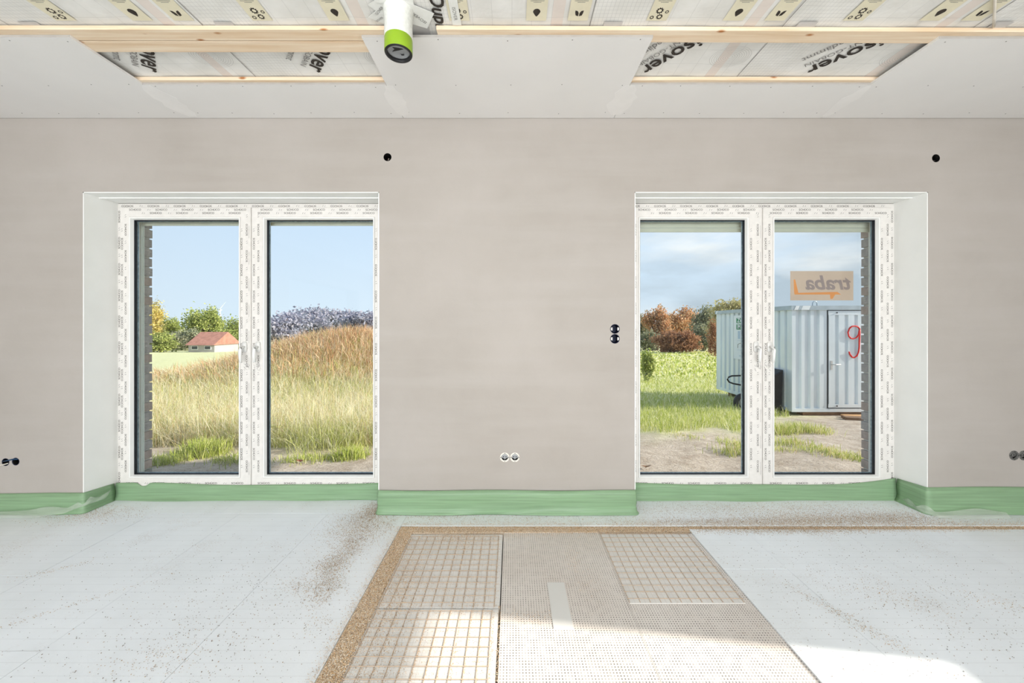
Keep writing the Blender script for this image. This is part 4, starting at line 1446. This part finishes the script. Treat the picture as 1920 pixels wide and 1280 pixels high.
gf = np.stack([gi[:-1, :-1], gi[:-1, 1:], gi[1:, 1:], gi[1:, :-1]], -1).reshape(-1, 4)
sm = soil_mask(gx, gy).reshape(-1, 1)
ground = link('ground', np_mesh('ground', gv, gf, np.repeat(sm, 3, 1)), M['ground'], None, True)
tag(ground, 'sandy building plot falling away to rough green meadow', 'ground', kind='structure')

# blades: bent three-point ribbons
def blades(x, y, h, w, cols, lean=.5, z=None):
    n = len(x)
    z = ground_z(x, y) - .01 if z is None else z
    a = rng.uniform(0, 6.283, n)
    b = rng.uniform(0, 6.283, n)
    l = np.abs(rng.normal(0, lean, n)) * h
    ex, ey = np.cos(a), np.sin(a)
    lx, ly = np.cos(b) * l, np.sin(b) * l
    v = np.zeros((n, 5, 3))
    v[:, 0] = np.stack([x - ex * w / 2, y - ey * w / 2, z], -1)
    v[:, 1] = np.stack([x + ex * w / 2, y + ey * w / 2, z], -1)
    v[:, 2] = np.stack([x + lx * .35 - ex * w * .42, y + ly * .35 - ey * w * .42, z + h * .6], -1)
    v[:, 3] = np.stack([x + lx * .35 + ex * w * .42, y + ly * .35 + ey * w * .42, z + h * .6], -1)
    v[:, 4] = np.stack([x + lx, y + ly, z + h * (1 - .3 * np.abs(l / np.maximum(h, 1e-4)).clip(0, 1.5))], -1)
    k = (np.arange(n) * 5)[:, None, None]
    f = np.array([(0, 1, 3), (0, 3, 2), (2, 3, 4)])[None] + k
    return v.reshape(-1, 3), f.reshape(-1, 3), np.repeat(cols, 5, 0)
def merge(parts):
    V, Fc, Cc, k = [], [], [], 0
    for v, f, c in parts:
        V.append(v); Fc.append(f + k); Cc.append(c); k += len(v)
    return np.concatenate(V), np.concatenate(Fc), np.concatenate(Cc)
def pick(n, pal, wts):
    pal = np.array(pal)
    return pal[rng.choice(len(pal), n, p=np.array(wts) / sum(wts))] * rng.uniform(.82, 1.15, (n, 1))
GREEN = [lin(186, 194, 96), lin(212, 212, 132), lin(158, 172, 78), lin(232, 226, 172), lin(244, 238, 208)]
STRAW = [lin(236, 222, 180), lin(224, 200, 150), lin(196, 158, 110), lin(246, 238, 214), lin(168, 134, 88)]
def fan(n, ya, yb, ua, ub, p=1.0):
    y = ya * (yb / ya) ** (rng.uniform(0, 1, n) ** p)
    return rng.uniform(ua, ub, n) * y, y
parts = []
# left meadow, tall and dense
x, y = fan(170000, 4.0, 12.5, -1.25, -.12)
k = soil_mask(x, y) < rng.uniform(.1, .8, len(x))
x, y = x[k], y[k]
n = len(x)
parts.append(blades(x, y, rng.uniform(.18, .48, n) * np.clip((y - 3.4) / 1.3, .35, 1), .0036 * (y / 4.5) * rng.uniform(.6, 1.5, n), pick(n, GREEN, [2.6, 3, 1.6, 3, 2.6]), .95))
x, y = fan(42000, 4.8, 12.5, -1.25, -.12)
n = len(x)
parts.append(blades(x, y, rng.uniform(.35, .66, n), .0026 * (y / 4.5), pick(n, STRAW, [3, 2.5, 1, 3.5, .4]), 1.0))
mead = merge(parts)
o = link('meadow_grass', np_mesh('meadow_grass', *mead), M['grass'])
tag(o, 'tall yellow green meadow grass outside the left window', 'grass', kind='stuff')
# brown stems on the mound
x = rng.normal(-5.6, 2.9, 30000); y = rng.normal(12.6, 2.0, 30000)
k = (np.exp(-((x + 5.6) / 2.7) ** 2 / 2 - ((y - 13.5) / 2.6) ** 2 / 2) > .12) & (y > 9)
x, y = x[k], y[k]; n = len(x)
v = blades(x, y, rng.uniform(.25, .75, n), .014 * rng.uniform(.6, 1.5, n), pick(n, [lin(222, 182, 140), lin(200, 150, 108), lin(238, 214, 178), lin(170, 132, 92), lin(186, 184, 110)], [3, 2.0, 2.8, .8, 1.2]), .9)
o = link('dry_weeds', np_mesh('dry_weeds', *v), M['grass'])
tag(o, 'rust brown dry weeds on the earth mound beyond the meadow', 'weeds', kind='stuff')
# right side: lower grass, lush behind the sandy ground
parts = []
x, y = fan(60000, 4.6, 16, .22, 1.02)
sm_ = soil_mask(x, y)
k = (sm_ < rng.uniform(.05, .6, len(x))) & ~((x > 5.6) & (x < 8.2) & (y > 7.4) & (y < 10.6))
x, y = x[k], y[k]; n = len(x)
parts.append(blades(x, y, rng.uniform(.07, .26, n) * np.where(y > 9.5, .6, 1), .0055 * (y / 5) * rng.uniform(.6, 1.4, n), pick(n, GREEN, [3.6, 3, 2.6, 2.4, 1.4]), .8))
x, y = fan(14000, 16, 60, .15, 1.0)
n = len(x)
parts.append(blades(x, y, rng.uniform(.08, .22, n), .004 * y * rng.uniform(.6, 1.4, n), pick(n, GREEN, [3, 4, 2, 3, 0.5]), .8))
# tufts in the sand
for px, py, nb, hh in ((1370, 852, 130, .14), (1392, 850, 200, .22), (1375, 825, 160, .10), (1480, 828, 320, .12), (1530, 845, 320, .09), (1575, 862, 300, .10), (1603, 870, 260, .11), (1455, 800, 500, .22), (1490, 795, 500, .20), (1525, 800, 400, .16), (1460, 845, 160, .09), (1290, 815, 120, .07)):
    yb = F * (CH + .33) / (py - 610)
    cx, cy = (px - 960) / F * yb, yb
    x, y = rng.normal(cx, .13, nb), rng.normal(cy, .10, nb)
    parts.append(blades(x, y, rng.uniform(.4, 1.1, nb) * hh, np.full(nb, .006), pick(nb, GREEN + STRAW[:2], [4, 3, 3, 2, .6, 1.5, 1.5]), .6))
o = link('verge_grass', np_mesh('verge_grass', *merge(parts)), M['grass'])
tag(o, 'short green grass and sand tufts outside the right window', 'grass', kind='stuff')
# tufts in the bare soil below the left window
parts = []
for px, py, nb, hh in ((372, 848, 700, .26), (395, 842, 600, .24), (300, 868, 220, .12), (318, 862, 200, .12), (420, 862, 160, .10), (447, 866, 150, .14), (540, 862, 150, .08), (585, 856, 200, .12), (660, 850, 500, .18), (640, 852, 300, .15), (330, 850, 200, .10)):
    yb = F * (CH + .26) / (py - 610)
    cx, cy = (px - 960) / F * yb, yb
    x, y = rng.normal(cx, .09, nb), rng.normal(cy, .08, nb)
    parts.append(blades(x, y, rng.uniform(.3, 1.1, nb) * hh, np.full(nb, .006), pick(nb, GREEN, [4, 2, 4, 1, .3]), .6))
o = link('soil_tufts', np_mesh('soil_tufts', *merge(parts)), M['grass'])
tag(o, 'green weed tufts in the grey soil right outside the left window', 'weeds', kind='stuff')
# a dry leaf and a fallen fruit on the soil
for px, py, s, nm, lab, c in ((563, 861, .05, 'dry_leaf', 'reddish dry leaf on the soil outside the left window', 'brick'), (1211, 878, .05, 'dry_leaf', 'tan dry leaf at the edge of the sand outside the right window', 'tan')):
    yb = F * (CH + .24) / (py - 610)
    cx, cy = (px - 960) / F * yb, yb
    cz = float(ground_z(cx, cy)) + .02
    pts = [(-1, 0), (-.5, .35), (.1, .42), (.7, .2), (1.1, 0), (.7, -.2), (.1, -.40), (-.5, -.33)]
    vs2 = [(cx + a * s, cy + b_ * s, cz + .018 * a * a + .02 * abs(b_)) for a, b_ in pts] + [(cx, cy, cz - .004)]
    o = MB().add(vs2, [(i, (i + 1) % 8, 8) for i in range(8)]).build(nm, M['wire_red'] if c == 'brick' else M['old_wood'])
    md = o.modifiers.new('thickness', 'SOLIDIFY'); md.thickness = .002
    tag(o, lab, 'leaf')

# ------------------------------------------------------------------ storage container
CX0, CX1, CY0, CY1, CZ0, CZ1 = 5.69, 7.95, 7.60, 10.40, -.520, 1.640
t = empty('storage_container', (CX0, CY0, CZ0), 'galvanised corrugated storage container outside the right window', 'container')
CB = .052
def corr(u0, u1, pitch, gw, depth, off=0.0):
    """corrugation profile (u, d): flat pans with recessed grooves"""
    pts = [(u0, 0.0)]
    u = u0 + off
    while u + gw < u1 - .01:
        if u > u0 + .005:
            pts += [(u, 0.0), (u + gw * .2, depth), (u + gw * .8, depth), (u + gw, 0.0)]
        u += pitch
    pts.append((u1, 0.0))
    return pts
def sheet(prof, to3, z0, z1):
    mb = MB()
    n = len(prof)
    vs2 = [to3(u, d, z) for z in (z0, z1) for u, d in prof] + [to3(u, CB, z) for z in (z0, z1) for u, d in prof]
    fs2 = []
    for i in range(n - 1):
        fs2.append((i, i + 1, n + i + 1, n + i))
        fs2.append((2 * n + i, 3 * n + i, 3 * n + i + 1, 2 * n + i + 1))
        fs2.append((i, 2 * n + i, 2 * n + i + 1, i + 1))
        fs2.append((n + i, n + i + 1, 3 * n + i + 1, 3 * n + i))
    fs2.append((0, n, 3 * n, 2 * n))
    fs2.append((n - 1, 3 * n - 1, 4 * n - 1, 2 * n - 1))
    return mb.add(vs2, fs2)
part(sheet(corr(CX0 + .03, 6.40, .185, .12, .045, .045), lambda u, d, z: (u, CY0 + d, z), CZ0 + .07, CZ1 - .09), 'front_panel', M['galv'], t)
part(sheet(corr(7.42, CX1 - .03, .185, .12, .045, .045), lambda u, d, z: (u, CY0 + d, z), CZ0 + .07, CZ1 - .09), 'front_panel', M['galv'], t)
part(sheet(corr(CY0 + .03, CY1 - .03, .20, .08, .040, .10), lambda u, d, z: (CX0 + d, u, z), CZ0 + .07, CZ1 - .09), 'side_panel', M['galv'], t)
part(sheet(corr(CY0 + .03, CY1 - .03, .20, .08, .040, .10), lambda u, d, z: (CX1 - d, u, z), CZ0 + .07, CZ1 - .09), 'side_panel', M['galv'], t)
part(sheet(corr(CX0 + .03, CX1 - .03, .20, .06, .022, .12), lambda u, d, z: (u, CY1 - d, z), CZ0 + .07, CZ1 - .09), 'rear_panel', M['galv'], t)
door = part(sheet(corr(6.43, 7.40, .195, .080, .036, .125), lambda u, d, z: (u, CY0 - .012 + d, z), CZ0 + .16, CZ1 - .19), 'door', M['galv'], t)
sub(MB().box(6.42, 7.41, CY0 - .014, CY0 + .012, CZ0 + .09, CZ0 + .16), 'door_rail', M['galv'], door)
sub(MB().box(6.42, 7.41, CY0 - .014, CY0 + .012, CZ1 - .19, CZ1 - .105), 'door_rail', M['galv'], door)
sub(MB().box(6.405, 6.414, CY0 - .006, CY0 + .018, CZ0 + .075, CZ1 - .095), 'door_gap', M['black_paint'], door)
sub(MB().box(6.462, 6.500, CY0 - .024, CY0 - .012, .34, .52), 'lock_plate', M['zinc_handle'], door)
sub(MB().tube([(6.48, CY0 - .022, .45), (6.48, CY0 - .055, .45), (6.52, CY0 - .060, .45), (6.63, CY0 - .058, .445)], .010, 8), 'door_handle', M['zinc_handle'], door, True)
for z_ in (CZ0 + .125, CZ1 - .145):
    sub(MB().lathe([(.012, -.02), (.012, 0)], (6.59, CY0 - .008, z_), 'Y', 10), 'bolt', M['black_paint'], door)
for x_, y_ in ((CX0, CY0), (CX1 - .03, CY0), (CX0, CY1 - .03), (CX1 - .03, CY1 - .03)):
    part(MB().box(x_ - .002, x_ + .032, y_ - .002, y_ + .032, CZ0, CZ1 - .02), 'corner_post', M['galv'], t)
part(MB().box(CX0 - .004, CX1 + .004, CY0 - .006, CY1 + .004, CZ0, CZ0 + .07), 'base_frame', M['galv'], t)
roof = part(MB().add([(CX0 - .03, CY0 - .03, CZ1 - .09), (CX1 + .03, CY0 - .03, CZ1 - .09), (CX1 + .03, CY1 + .03, CZ1 - .09), (CX0 - .03, CY1 + .03, CZ1 - .09),
                (CX0 - .03, CY0 - .03, CZ1), (CX1 + .03, CY0 - .03, CZ1), (CX1 + .03, CY1 + .03, CZ1), (CX0 - .03, CY1 + .03, CZ1), ((CX0 + CX1) / 2, (CY0 + CY1) / 2, CZ1 + .06)],
               [(0, 1, 2, 3), (0, 4, 5, 1), (1, 5, 6, 2), (2, 6, 7, 3), (3, 7, 4, 0), (4, 8, 5), (5, 8, 6), (6, 8, 7), (7, 8, 4)]), 'roof', M['galv_dark'], t)
mb = MB()
for a, b_ in ((CX0 + .02, CX0 + .10), (CX0 + .16, CX0 + .32)):
    mb.prism([(a, CZ1 - .088), (b_, CZ1 - .088), (b_ + .04, CZ1 - .004), (a + .04, CZ1 - .004)], lambda u, v, d: (u, CY0 - .032 - d, v), .002)
mb.prism([(CY1 - .1, CZ1 - .088), (CY1 - .02, CZ1 - .088), (CY1 - .05, CZ1 - .004), (CY1 - .13, CZ1 - .004)], lambda u, v, d: (CX0 - .032 - d, u, v), .002)
sub(mb, 'edge_mark', M['poster'], roof)
mb = MB()
mb.prism([(CX0 + .105, CZ1 - .088), (CX0 + .15, CZ1 - .088), (CX0 + .19, CZ1 - .004), (CX0 + .145, CZ1 - .004)], lambda u, v, d: (u, CY0 - .032 - d, v), .002)
sub(mb, 'edge_mark', M['galv_dark'], roof)
sub(MB().tube([(6.15, CY0 + .05, CZ1), (6.15, CY0 + .05, CZ1 + .06), (6.17, CY0 + .05, CZ1 + .085), (6.22, CY0 + .05, CZ1 + .085), (6.24, CY0 + .05, CZ1 + .06), (6.24, CY0 + .05, CZ1)], .010, 8), 'lifting_eye', M['galv_dark'], roof, True)
# red sprayed figure on the door
s9 = (CY0 - .03) / F
p9 = lambda px, py: ((px - 960) * s9, CY0 - .024, CH - (py - 610) * s9)
loop = [(1612, 616), (1609, 612.5), (1604, 611), (1598, 611.5), (1593, 616), (1590.5, 623), (1592, 630), (1596, 634), (1601, 635), (1606, 633), (1610, 628), (1612, 620), (1612.5, 616), (1612.5, 625), (1612, 640), (1611.5, 652), (1610, 661), (1607, 667), (1602, 670.5), (1598, 669), (1594, 664), (1592.5, 659)]
sub(MB().tube([p9(*p) for p in loop], .013, 6), 'painted_figure', M['red_paint'], door, True)

# poster on the side of the container
o_p = empty('poster', (CX0 - .01, 9.1, .9), 'white poster with green lettering bars on the side of the container', 'poster')
part(MB().box(CX0 - .010, CX0 - .004, 8.62, 9.58, .39, 1.49), 'sheet', M['poster'], o_p)
for z_, txt, y0_ in ((1.36, 'ZWEI', 9.44), (1.20, 'IM OR', 9.44)):
    part(MB().box(CX0 - .012, CX0 - .0105, 8.75, 9.46, z_ - .065, z_ + .065), 'green_bar', M['poster_green'], o_p)
    mb = MB()
    put_text(mb, text_geo(txt, .145, bold=.004, align='LEFT', sx=.85 if txt == 'IM OR' else 1.0), lambda u, v: (CX0 - .0135, y0_ - .02 - u, z_ + v))
    part(mb, 'lettering', M['poster'], o_p)
mb = MB()
for q in range(3):
    mb.box(CX0 - .0115, CX0 - .0105, 9.30 - q * .14, 9.40 - q * .14, .90, 1.10)
mb.box(CX0 - .0115, CX0 - .0105, 8.80, 9.35, .47, .49)
mb.box(CX0 - .0115, CX0 - .0105, 8.80, 9.42, .86, .868)
mb.box(CX0 - .0115, CX0 - .0105, 8.80, 9.42, .62, .628)
part(mb, 'printed_block', M['poster_blue'], o_p)
mb = MB()
mb.tube([(CX0 - .012, 9.40, .67), (CX0 - .012, 9.40, .76), (CX0 - .012, 9.30, .80), (CX0 - .012, 9.20, .76), (CX0 - .012, 9.20, .67)], .006, 6)
part(mb, 'house_outline', M['print_grey'], o_p)

# timbers under the container
for i, (y_, lab) in enumerate(((7.72, 'old timber beam under the front edge of the container'), (9.0, 'old timber beam under the middle of the container'), (10.2, 'old timber beam under the rear edge of the container'))):
    zb = float(ground_z(6.8, y_))
    tag(MB().box(CX0 + .25, CX1 + .5, y_ - .08, y_ + .08, zb - .03, CZ0 - .002).build('timber_beam', M['old_wood'], None, bevel=.006), lab, 'beam', 'timber beams under the container')
zb = float(ground_z(7.1, 7.2))
o = MB().box(-.65, .65, -.09, .09, 0, .055).build('loose_plank', M['old_wood'], None, bevel=.004)
o.location = (7.05, 7.05, zb - .005)
o.rotation_euler = (0, 0, -.32)
tag(o, 'weathered plank lying in front of the container', 'plank')
o = MB().box(-.5, .5, -.07, .07, 0, .04).build('loose_plank', mat('pale_plank', lin(196, 150, 104), .8, .15, 6, stretch=(1, 8, 8)), None, bevel=.003)
o.location = (7.1, 7.42, float(ground_z(7.1, 7.42)) + .01)
o.rotation_euler = (0, 0, -.06)
tag(o, 'pale new plank tucked under the container front', 'plank')

# black cart beside the container
CYc = 8.05
sc = CYc / F
pc = lambda px, py, dy=0.0: ((px - 960) * sc, CYc + dy, CH - (py - 610) * sc)
t = empty('hand_cart', pc(1430, 772), 'black hand cart with a loop handle beside the container', 'cart')
gzc = float(ground_z(pc(1388, 0)[0], CYc))
part(MB().tube([pc(1425, 703), pc(1405, 703.5), pc(1385, 704), pc(1372, 704.5), pc(1366, 707), pc(1364, 711), pc(1367, 716), pc(1375, 719), pc(1392, 722), pc(1425, 726)], .017, 8), 'handle', M['black_paint'], t, True)
part(MB().tube([pc(1396, 703), pc(1397, 722), pc(1398, 757)], .014, 8), 'post', M['black_paint'], t, True)
cxw, czw = pc(1392, 0)[0], gzc + .185
wh = part(MB().lathe([(.10, -.045), (.165, -.045), (.188, -.02), (.188, .02), (.165, .045), (.10, .045)], (cxw, CYc, czw), 'Y', 28, (False, False)), 'tyre', M['rubber'], t, True)
part(MB().lathe([(.02, -.05), (.05, -.048), (.06, -.02), (.102, -.030), (.102, .03), (.06, .02), (.02, .05)], (cxw, CYc, czw), 'Y', 24, (True, True)), 'rim', M['grey_cap'], t, True)
xa, xb = pc(1412, 0)[0], pc(1478, 0)[0]
xb = min(xb, CX0 - .06)
part(MB().add([(xa + .02, CYc - .25, gzc + .12), (xb, CYc - .25, gzc + .06), (xb, CYc + .25, gzc + .06), (xa + .02, CYc + .25, gzc + .12),
               (xa - .05, CYc - .30, gzc + .62), (xb, CYc - .30, gzc + .92), (xb, CYc + .30, gzc + .92), (xa - .05, CYc + .30, gzc + .62)],
              [(0, 3, 2, 1), (4, 5, 6, 7), (0, 1, 5, 4), (1, 2, 6, 5), (2, 3, 7, 6), (3, 0, 4, 7)]), 'tray', M['black_paint'], t, bevel=.02)
for s in (-.2, .2):
    part(MB().tube([(xb - .05, CYc + s, gzc - .02), (xb - .05, CYc + s, gzc + .1)], .015, 6), 'leg', M['black_paint'], t)

# ------------------------------------------------------------------ trees, house and turbine in the distance
def leaf_cloud(cx, cy, cz, rx, ry, rz, n, size, pal, wts, clumps=16, hollow=.55):
    cc_ = []
    for _ in range(clumps):
        v = rng.normal(0, 1, 3)
        v /= np.linalg.norm(v)
        cc_.append(v * rng.uniform(hollow, .9))
    cc_ = np.array(cc_)
    idx = rng.integers(0, clumps, n)
    p = cc_[idx] + rng.normal(0, .20, (n, 3))
    p = p * np.array([rx, ry, rz]) + np.array([cx, cy, cz])
    d1 = rng.normal(0, 1, (n, 3)); d1 /= np.linalg.norm(d1, axis=1)[:, None]
    d2 = np.cross(d1, rng.normal(0, 1, (n, 3))); d2 /= np.linalg.norm(d2, axis=1)[:, None]
    s = size * rng.uniform(.6, 1.3, (n, 1))
    v = np.stack([p - d1 * s, p + d2 * s * .6, p + d1 * s, p - d2 * s * .6], 1)
    f = np.arange(n * 4).reshape(n, 4)
    tint = rng.uniform(.8, 1.2, clumps)[idx][:, None]
    cols = np.array(pal)[rng.choice(len(pal), n, p=np.array(wts) / sum(wts))] * tint
    return v.reshape(-1, 3), f, np.repeat(cols.clip(0, 1), 4, 0)
PAL = {'green': ([lin(172, 180, 104), lin(196, 198, 128), lin(144, 156, 90)], [3, 2, 2]),
       'gold': ([lin(222, 200, 118), lin(200, 190, 112), lin(232, 216, 152)], [3, 2, 2]),
       'orange': ([lin(212, 166, 124), lin(192, 140, 98), lin(226, 190, 154), lin(160, 142, 110)], [3, 2, 2, 1.4]),
       'airy': ([lin(176, 168, 118), lin(196, 184, 134), lin(206, 196, 156)], [3, 2, 2]),
       'rust': ([lin(172, 128, 98), lin(152, 112, 84), lin(188, 146, 114)], [3, 2, 1]),
       'grey': ([lin(150, 152, 122), lin(132, 138, 114), lin(176, 172, 146)], [3, 2, 2]),
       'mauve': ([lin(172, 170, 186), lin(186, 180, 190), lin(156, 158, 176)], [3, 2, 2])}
def tree(px, top, wpx, Y, pal, label, n=2200, name='tree', base=None, hollow=.5):
    x = (px - 960) / F * Y
    zt = CH + (610 - top) / F * Y
    zg = float(ground_z(x, Y)) if base is None else base
    h = zt - zg
    rx = wpx / 2 / F * Y
    t = empty(name, (x, Y, zg), label, 'tree' if name == 'tree' else 'shrub', 'trees on the field edge' if name == 'tree' else None)
    rz = h * (.40 if name == 'tree' else .5)
    cz = zt - rz
    v, f, c = leaf_cloud(x, Y, cz, rx, rx * .8, rz, int(n * 2.6), rx * .055 + .04, *PAL[pal], clumps=22, hollow=hollow)
    o = link('crown', np_mesh('crown', v, f, c), M['leaf'], t)
    keep(t, o)
    if name == 'tree':
        mb = MB()
        mb.tube([(x, Y, zg - .2), (x + .05 * rx, Y, zg + h * .3), (x, Y, cz + rz * .3)], [rx * .09, rx * .07, rx * .03], 8)
        for q in range(7):
            a = q * 2.4
            mb.tube([(x, Y, zg + h * (.22 + .05 * q)), (x + math.cos(a) * rx * .4, Y + math.sin(a) * rx * .4, cz), (x + math.cos(a) * rx * .75, Y + math.sin(a) * rx * .7, cz + rz * (.1 + .08 * q))], [rx * .04, rx * .025, rx * .010], 6)
        o = part(mb, 'trunk', M['bark'], t, True)
    else:
        part(MB().tube([(x, Y, zg - .1), (x, Y, zg + h * .6)], [rx * .06, rx * .02], 6), 'stem', M['bark'], t)
    return t
# left window
tree(278, 566, 52, 78, 'gold', 'golden tree half hidden by the left brick jamb')
tree(325, 588, 46, 84, 'green', 'small pale green tree right of the golden tree', 1800)
tree(384, 578, 62, 80, 'green', 'round green tree in the middle of the left pane')
tree(452, 594, 60, 72, 'green', 'green tree behind the centre post of the left window', 1800)
tree(245, 585, 60, 88, 'green', 'green tree behind the left brick jamb', 1500)
tree(345, 618, 70, 70, 'grey', 'low grey green shrub under the round tree, left of the red roof', 1500, 'shrub')
tree(300, 622, 60, 58, 'green', 'low green shrub below the golden tree', 1500, 'shrub')
tree(450, 628, 50, 66, 'green', 'low shrub right of the red roof', 1200, 'shrub')
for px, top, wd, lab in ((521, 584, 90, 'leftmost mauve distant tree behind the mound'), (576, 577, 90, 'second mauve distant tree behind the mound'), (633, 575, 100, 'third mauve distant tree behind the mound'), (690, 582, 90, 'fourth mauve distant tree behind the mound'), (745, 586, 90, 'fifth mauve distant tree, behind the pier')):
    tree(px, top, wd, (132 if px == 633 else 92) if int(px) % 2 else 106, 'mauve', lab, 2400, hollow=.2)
# right window
for px, top, wd, Y, pal, lab in ((1195, 588, 44, 84, 'grey', 'grey green tree at the left edge of the right window'), (1232, 580, 54, 72, 'orange', 'orange autumn tree at the left of the right window'), (1276, 577, 62, 90, 'orange', 'broad orange brown tree in the middle of the left pane of the right window'),
                            (1322, 580, 56, 76, 'grey', 'thin grey green tree left of the container'), (1368, 558, 74, 50, 'airy', 'tall airy golden green tree rising over the container roof'), (1150, 584, 60, 72, 'grey', 'grey green tree behind the pier by the right window')):
    tree(px, top, wd, Y, pal, lab, 2400)
tree(1268, 622, 76, 56, 'rust', 'rust red shrub at the foot of the orange trees', 2200, 'shrub')
tree(1222, 622, 50, 66, 'grey', 'grey shrub left of the rust red shrub', 1500, 'shrub')
tree(1318, 612, 56, 66, 'grey', 'dark grey green shrub right of the rust red shrub', 1800, 'shrub')
tree(1340, 600, 26, 40, 'rust', 'rust red bush at the back corner of the container', 1200, 'shrub')
tree(1215, 655, 26, 14, 'green', 'small green bush in the sunny meadow by the right window', 500, 'shrub')

# red roofed house
Y = 60.0
hx = (402 - 960) / F * Y
hz = float(ground_z(hx, Y))
t = empty('far_house', (hx, Y, hz), 'pale house with a red gable roof far beyond the meadow', 'house')
z1, z2 = CH - (644 - 610) / F * Y, CH - (622 - 610) / F * Y
part(MB().box(hx - 2.0, hx + 2.0, Y - 2.5, Y + 2.5, hz - .3, z1), 'wall', M['render_far'], t)
part(MB().prism([(-2.9, z1 - .1), (2.9, z1 - .1), (0, z2)], lambda u, v, d: (hx - 2.2 + d, Y + u, v), 4.4), 'roof', M['roof_red'], t)
for q in (-1.0, 1.0):
    f = part(MB().box(hx + q - .5, hx + q + .5, Y - 2.56, Y - 2.48, hz + .5, min(hz + 1.5, z1 - .2)), 'window', M['turbine'], t)
    sub(MB().box(hx + q - .42, hx + q + .42, Y - 2.59, Y - 2.56, hz + .58, min(hz + 1.42, z1 - .28)), 'pane', M['pane_far'], f)
# wind turbine
Y = 320.0
hx = (413 - 960) / F * Y
zg = float(ground_z(hx, Y))
zt = CH + (610 - 581) / F * Y
t = empty('wind_turbine', (hx, Y, zg), 'white wind turbine standing tiny on the horizon', 'wind turbine')
part(MB().tube([(hx, Y, zg), (hx, Y, zt)], [.55, .3], 10), 'mast', M['turbine'], t, True)
part(MB().box(hx - .5, hx + .5, Y - 1.2, Y + 1.2, zt - .4, zt + .5), 'nacelle', M['turbine'], t)
for a in (50, 170, 290):
    ca, sa = math.cos(math.radians(a)), math.sin(math.radians(a))
    part(MB().tube([(hx, Y - 1.4, zt), (hx + ca * 2, Y - 1.4, zt + sa * 2), (hx + ca * 9, Y - 1.4, zt + sa * 9)], [.2, .30, .08], 6), 'blade', M['turbine'], t)
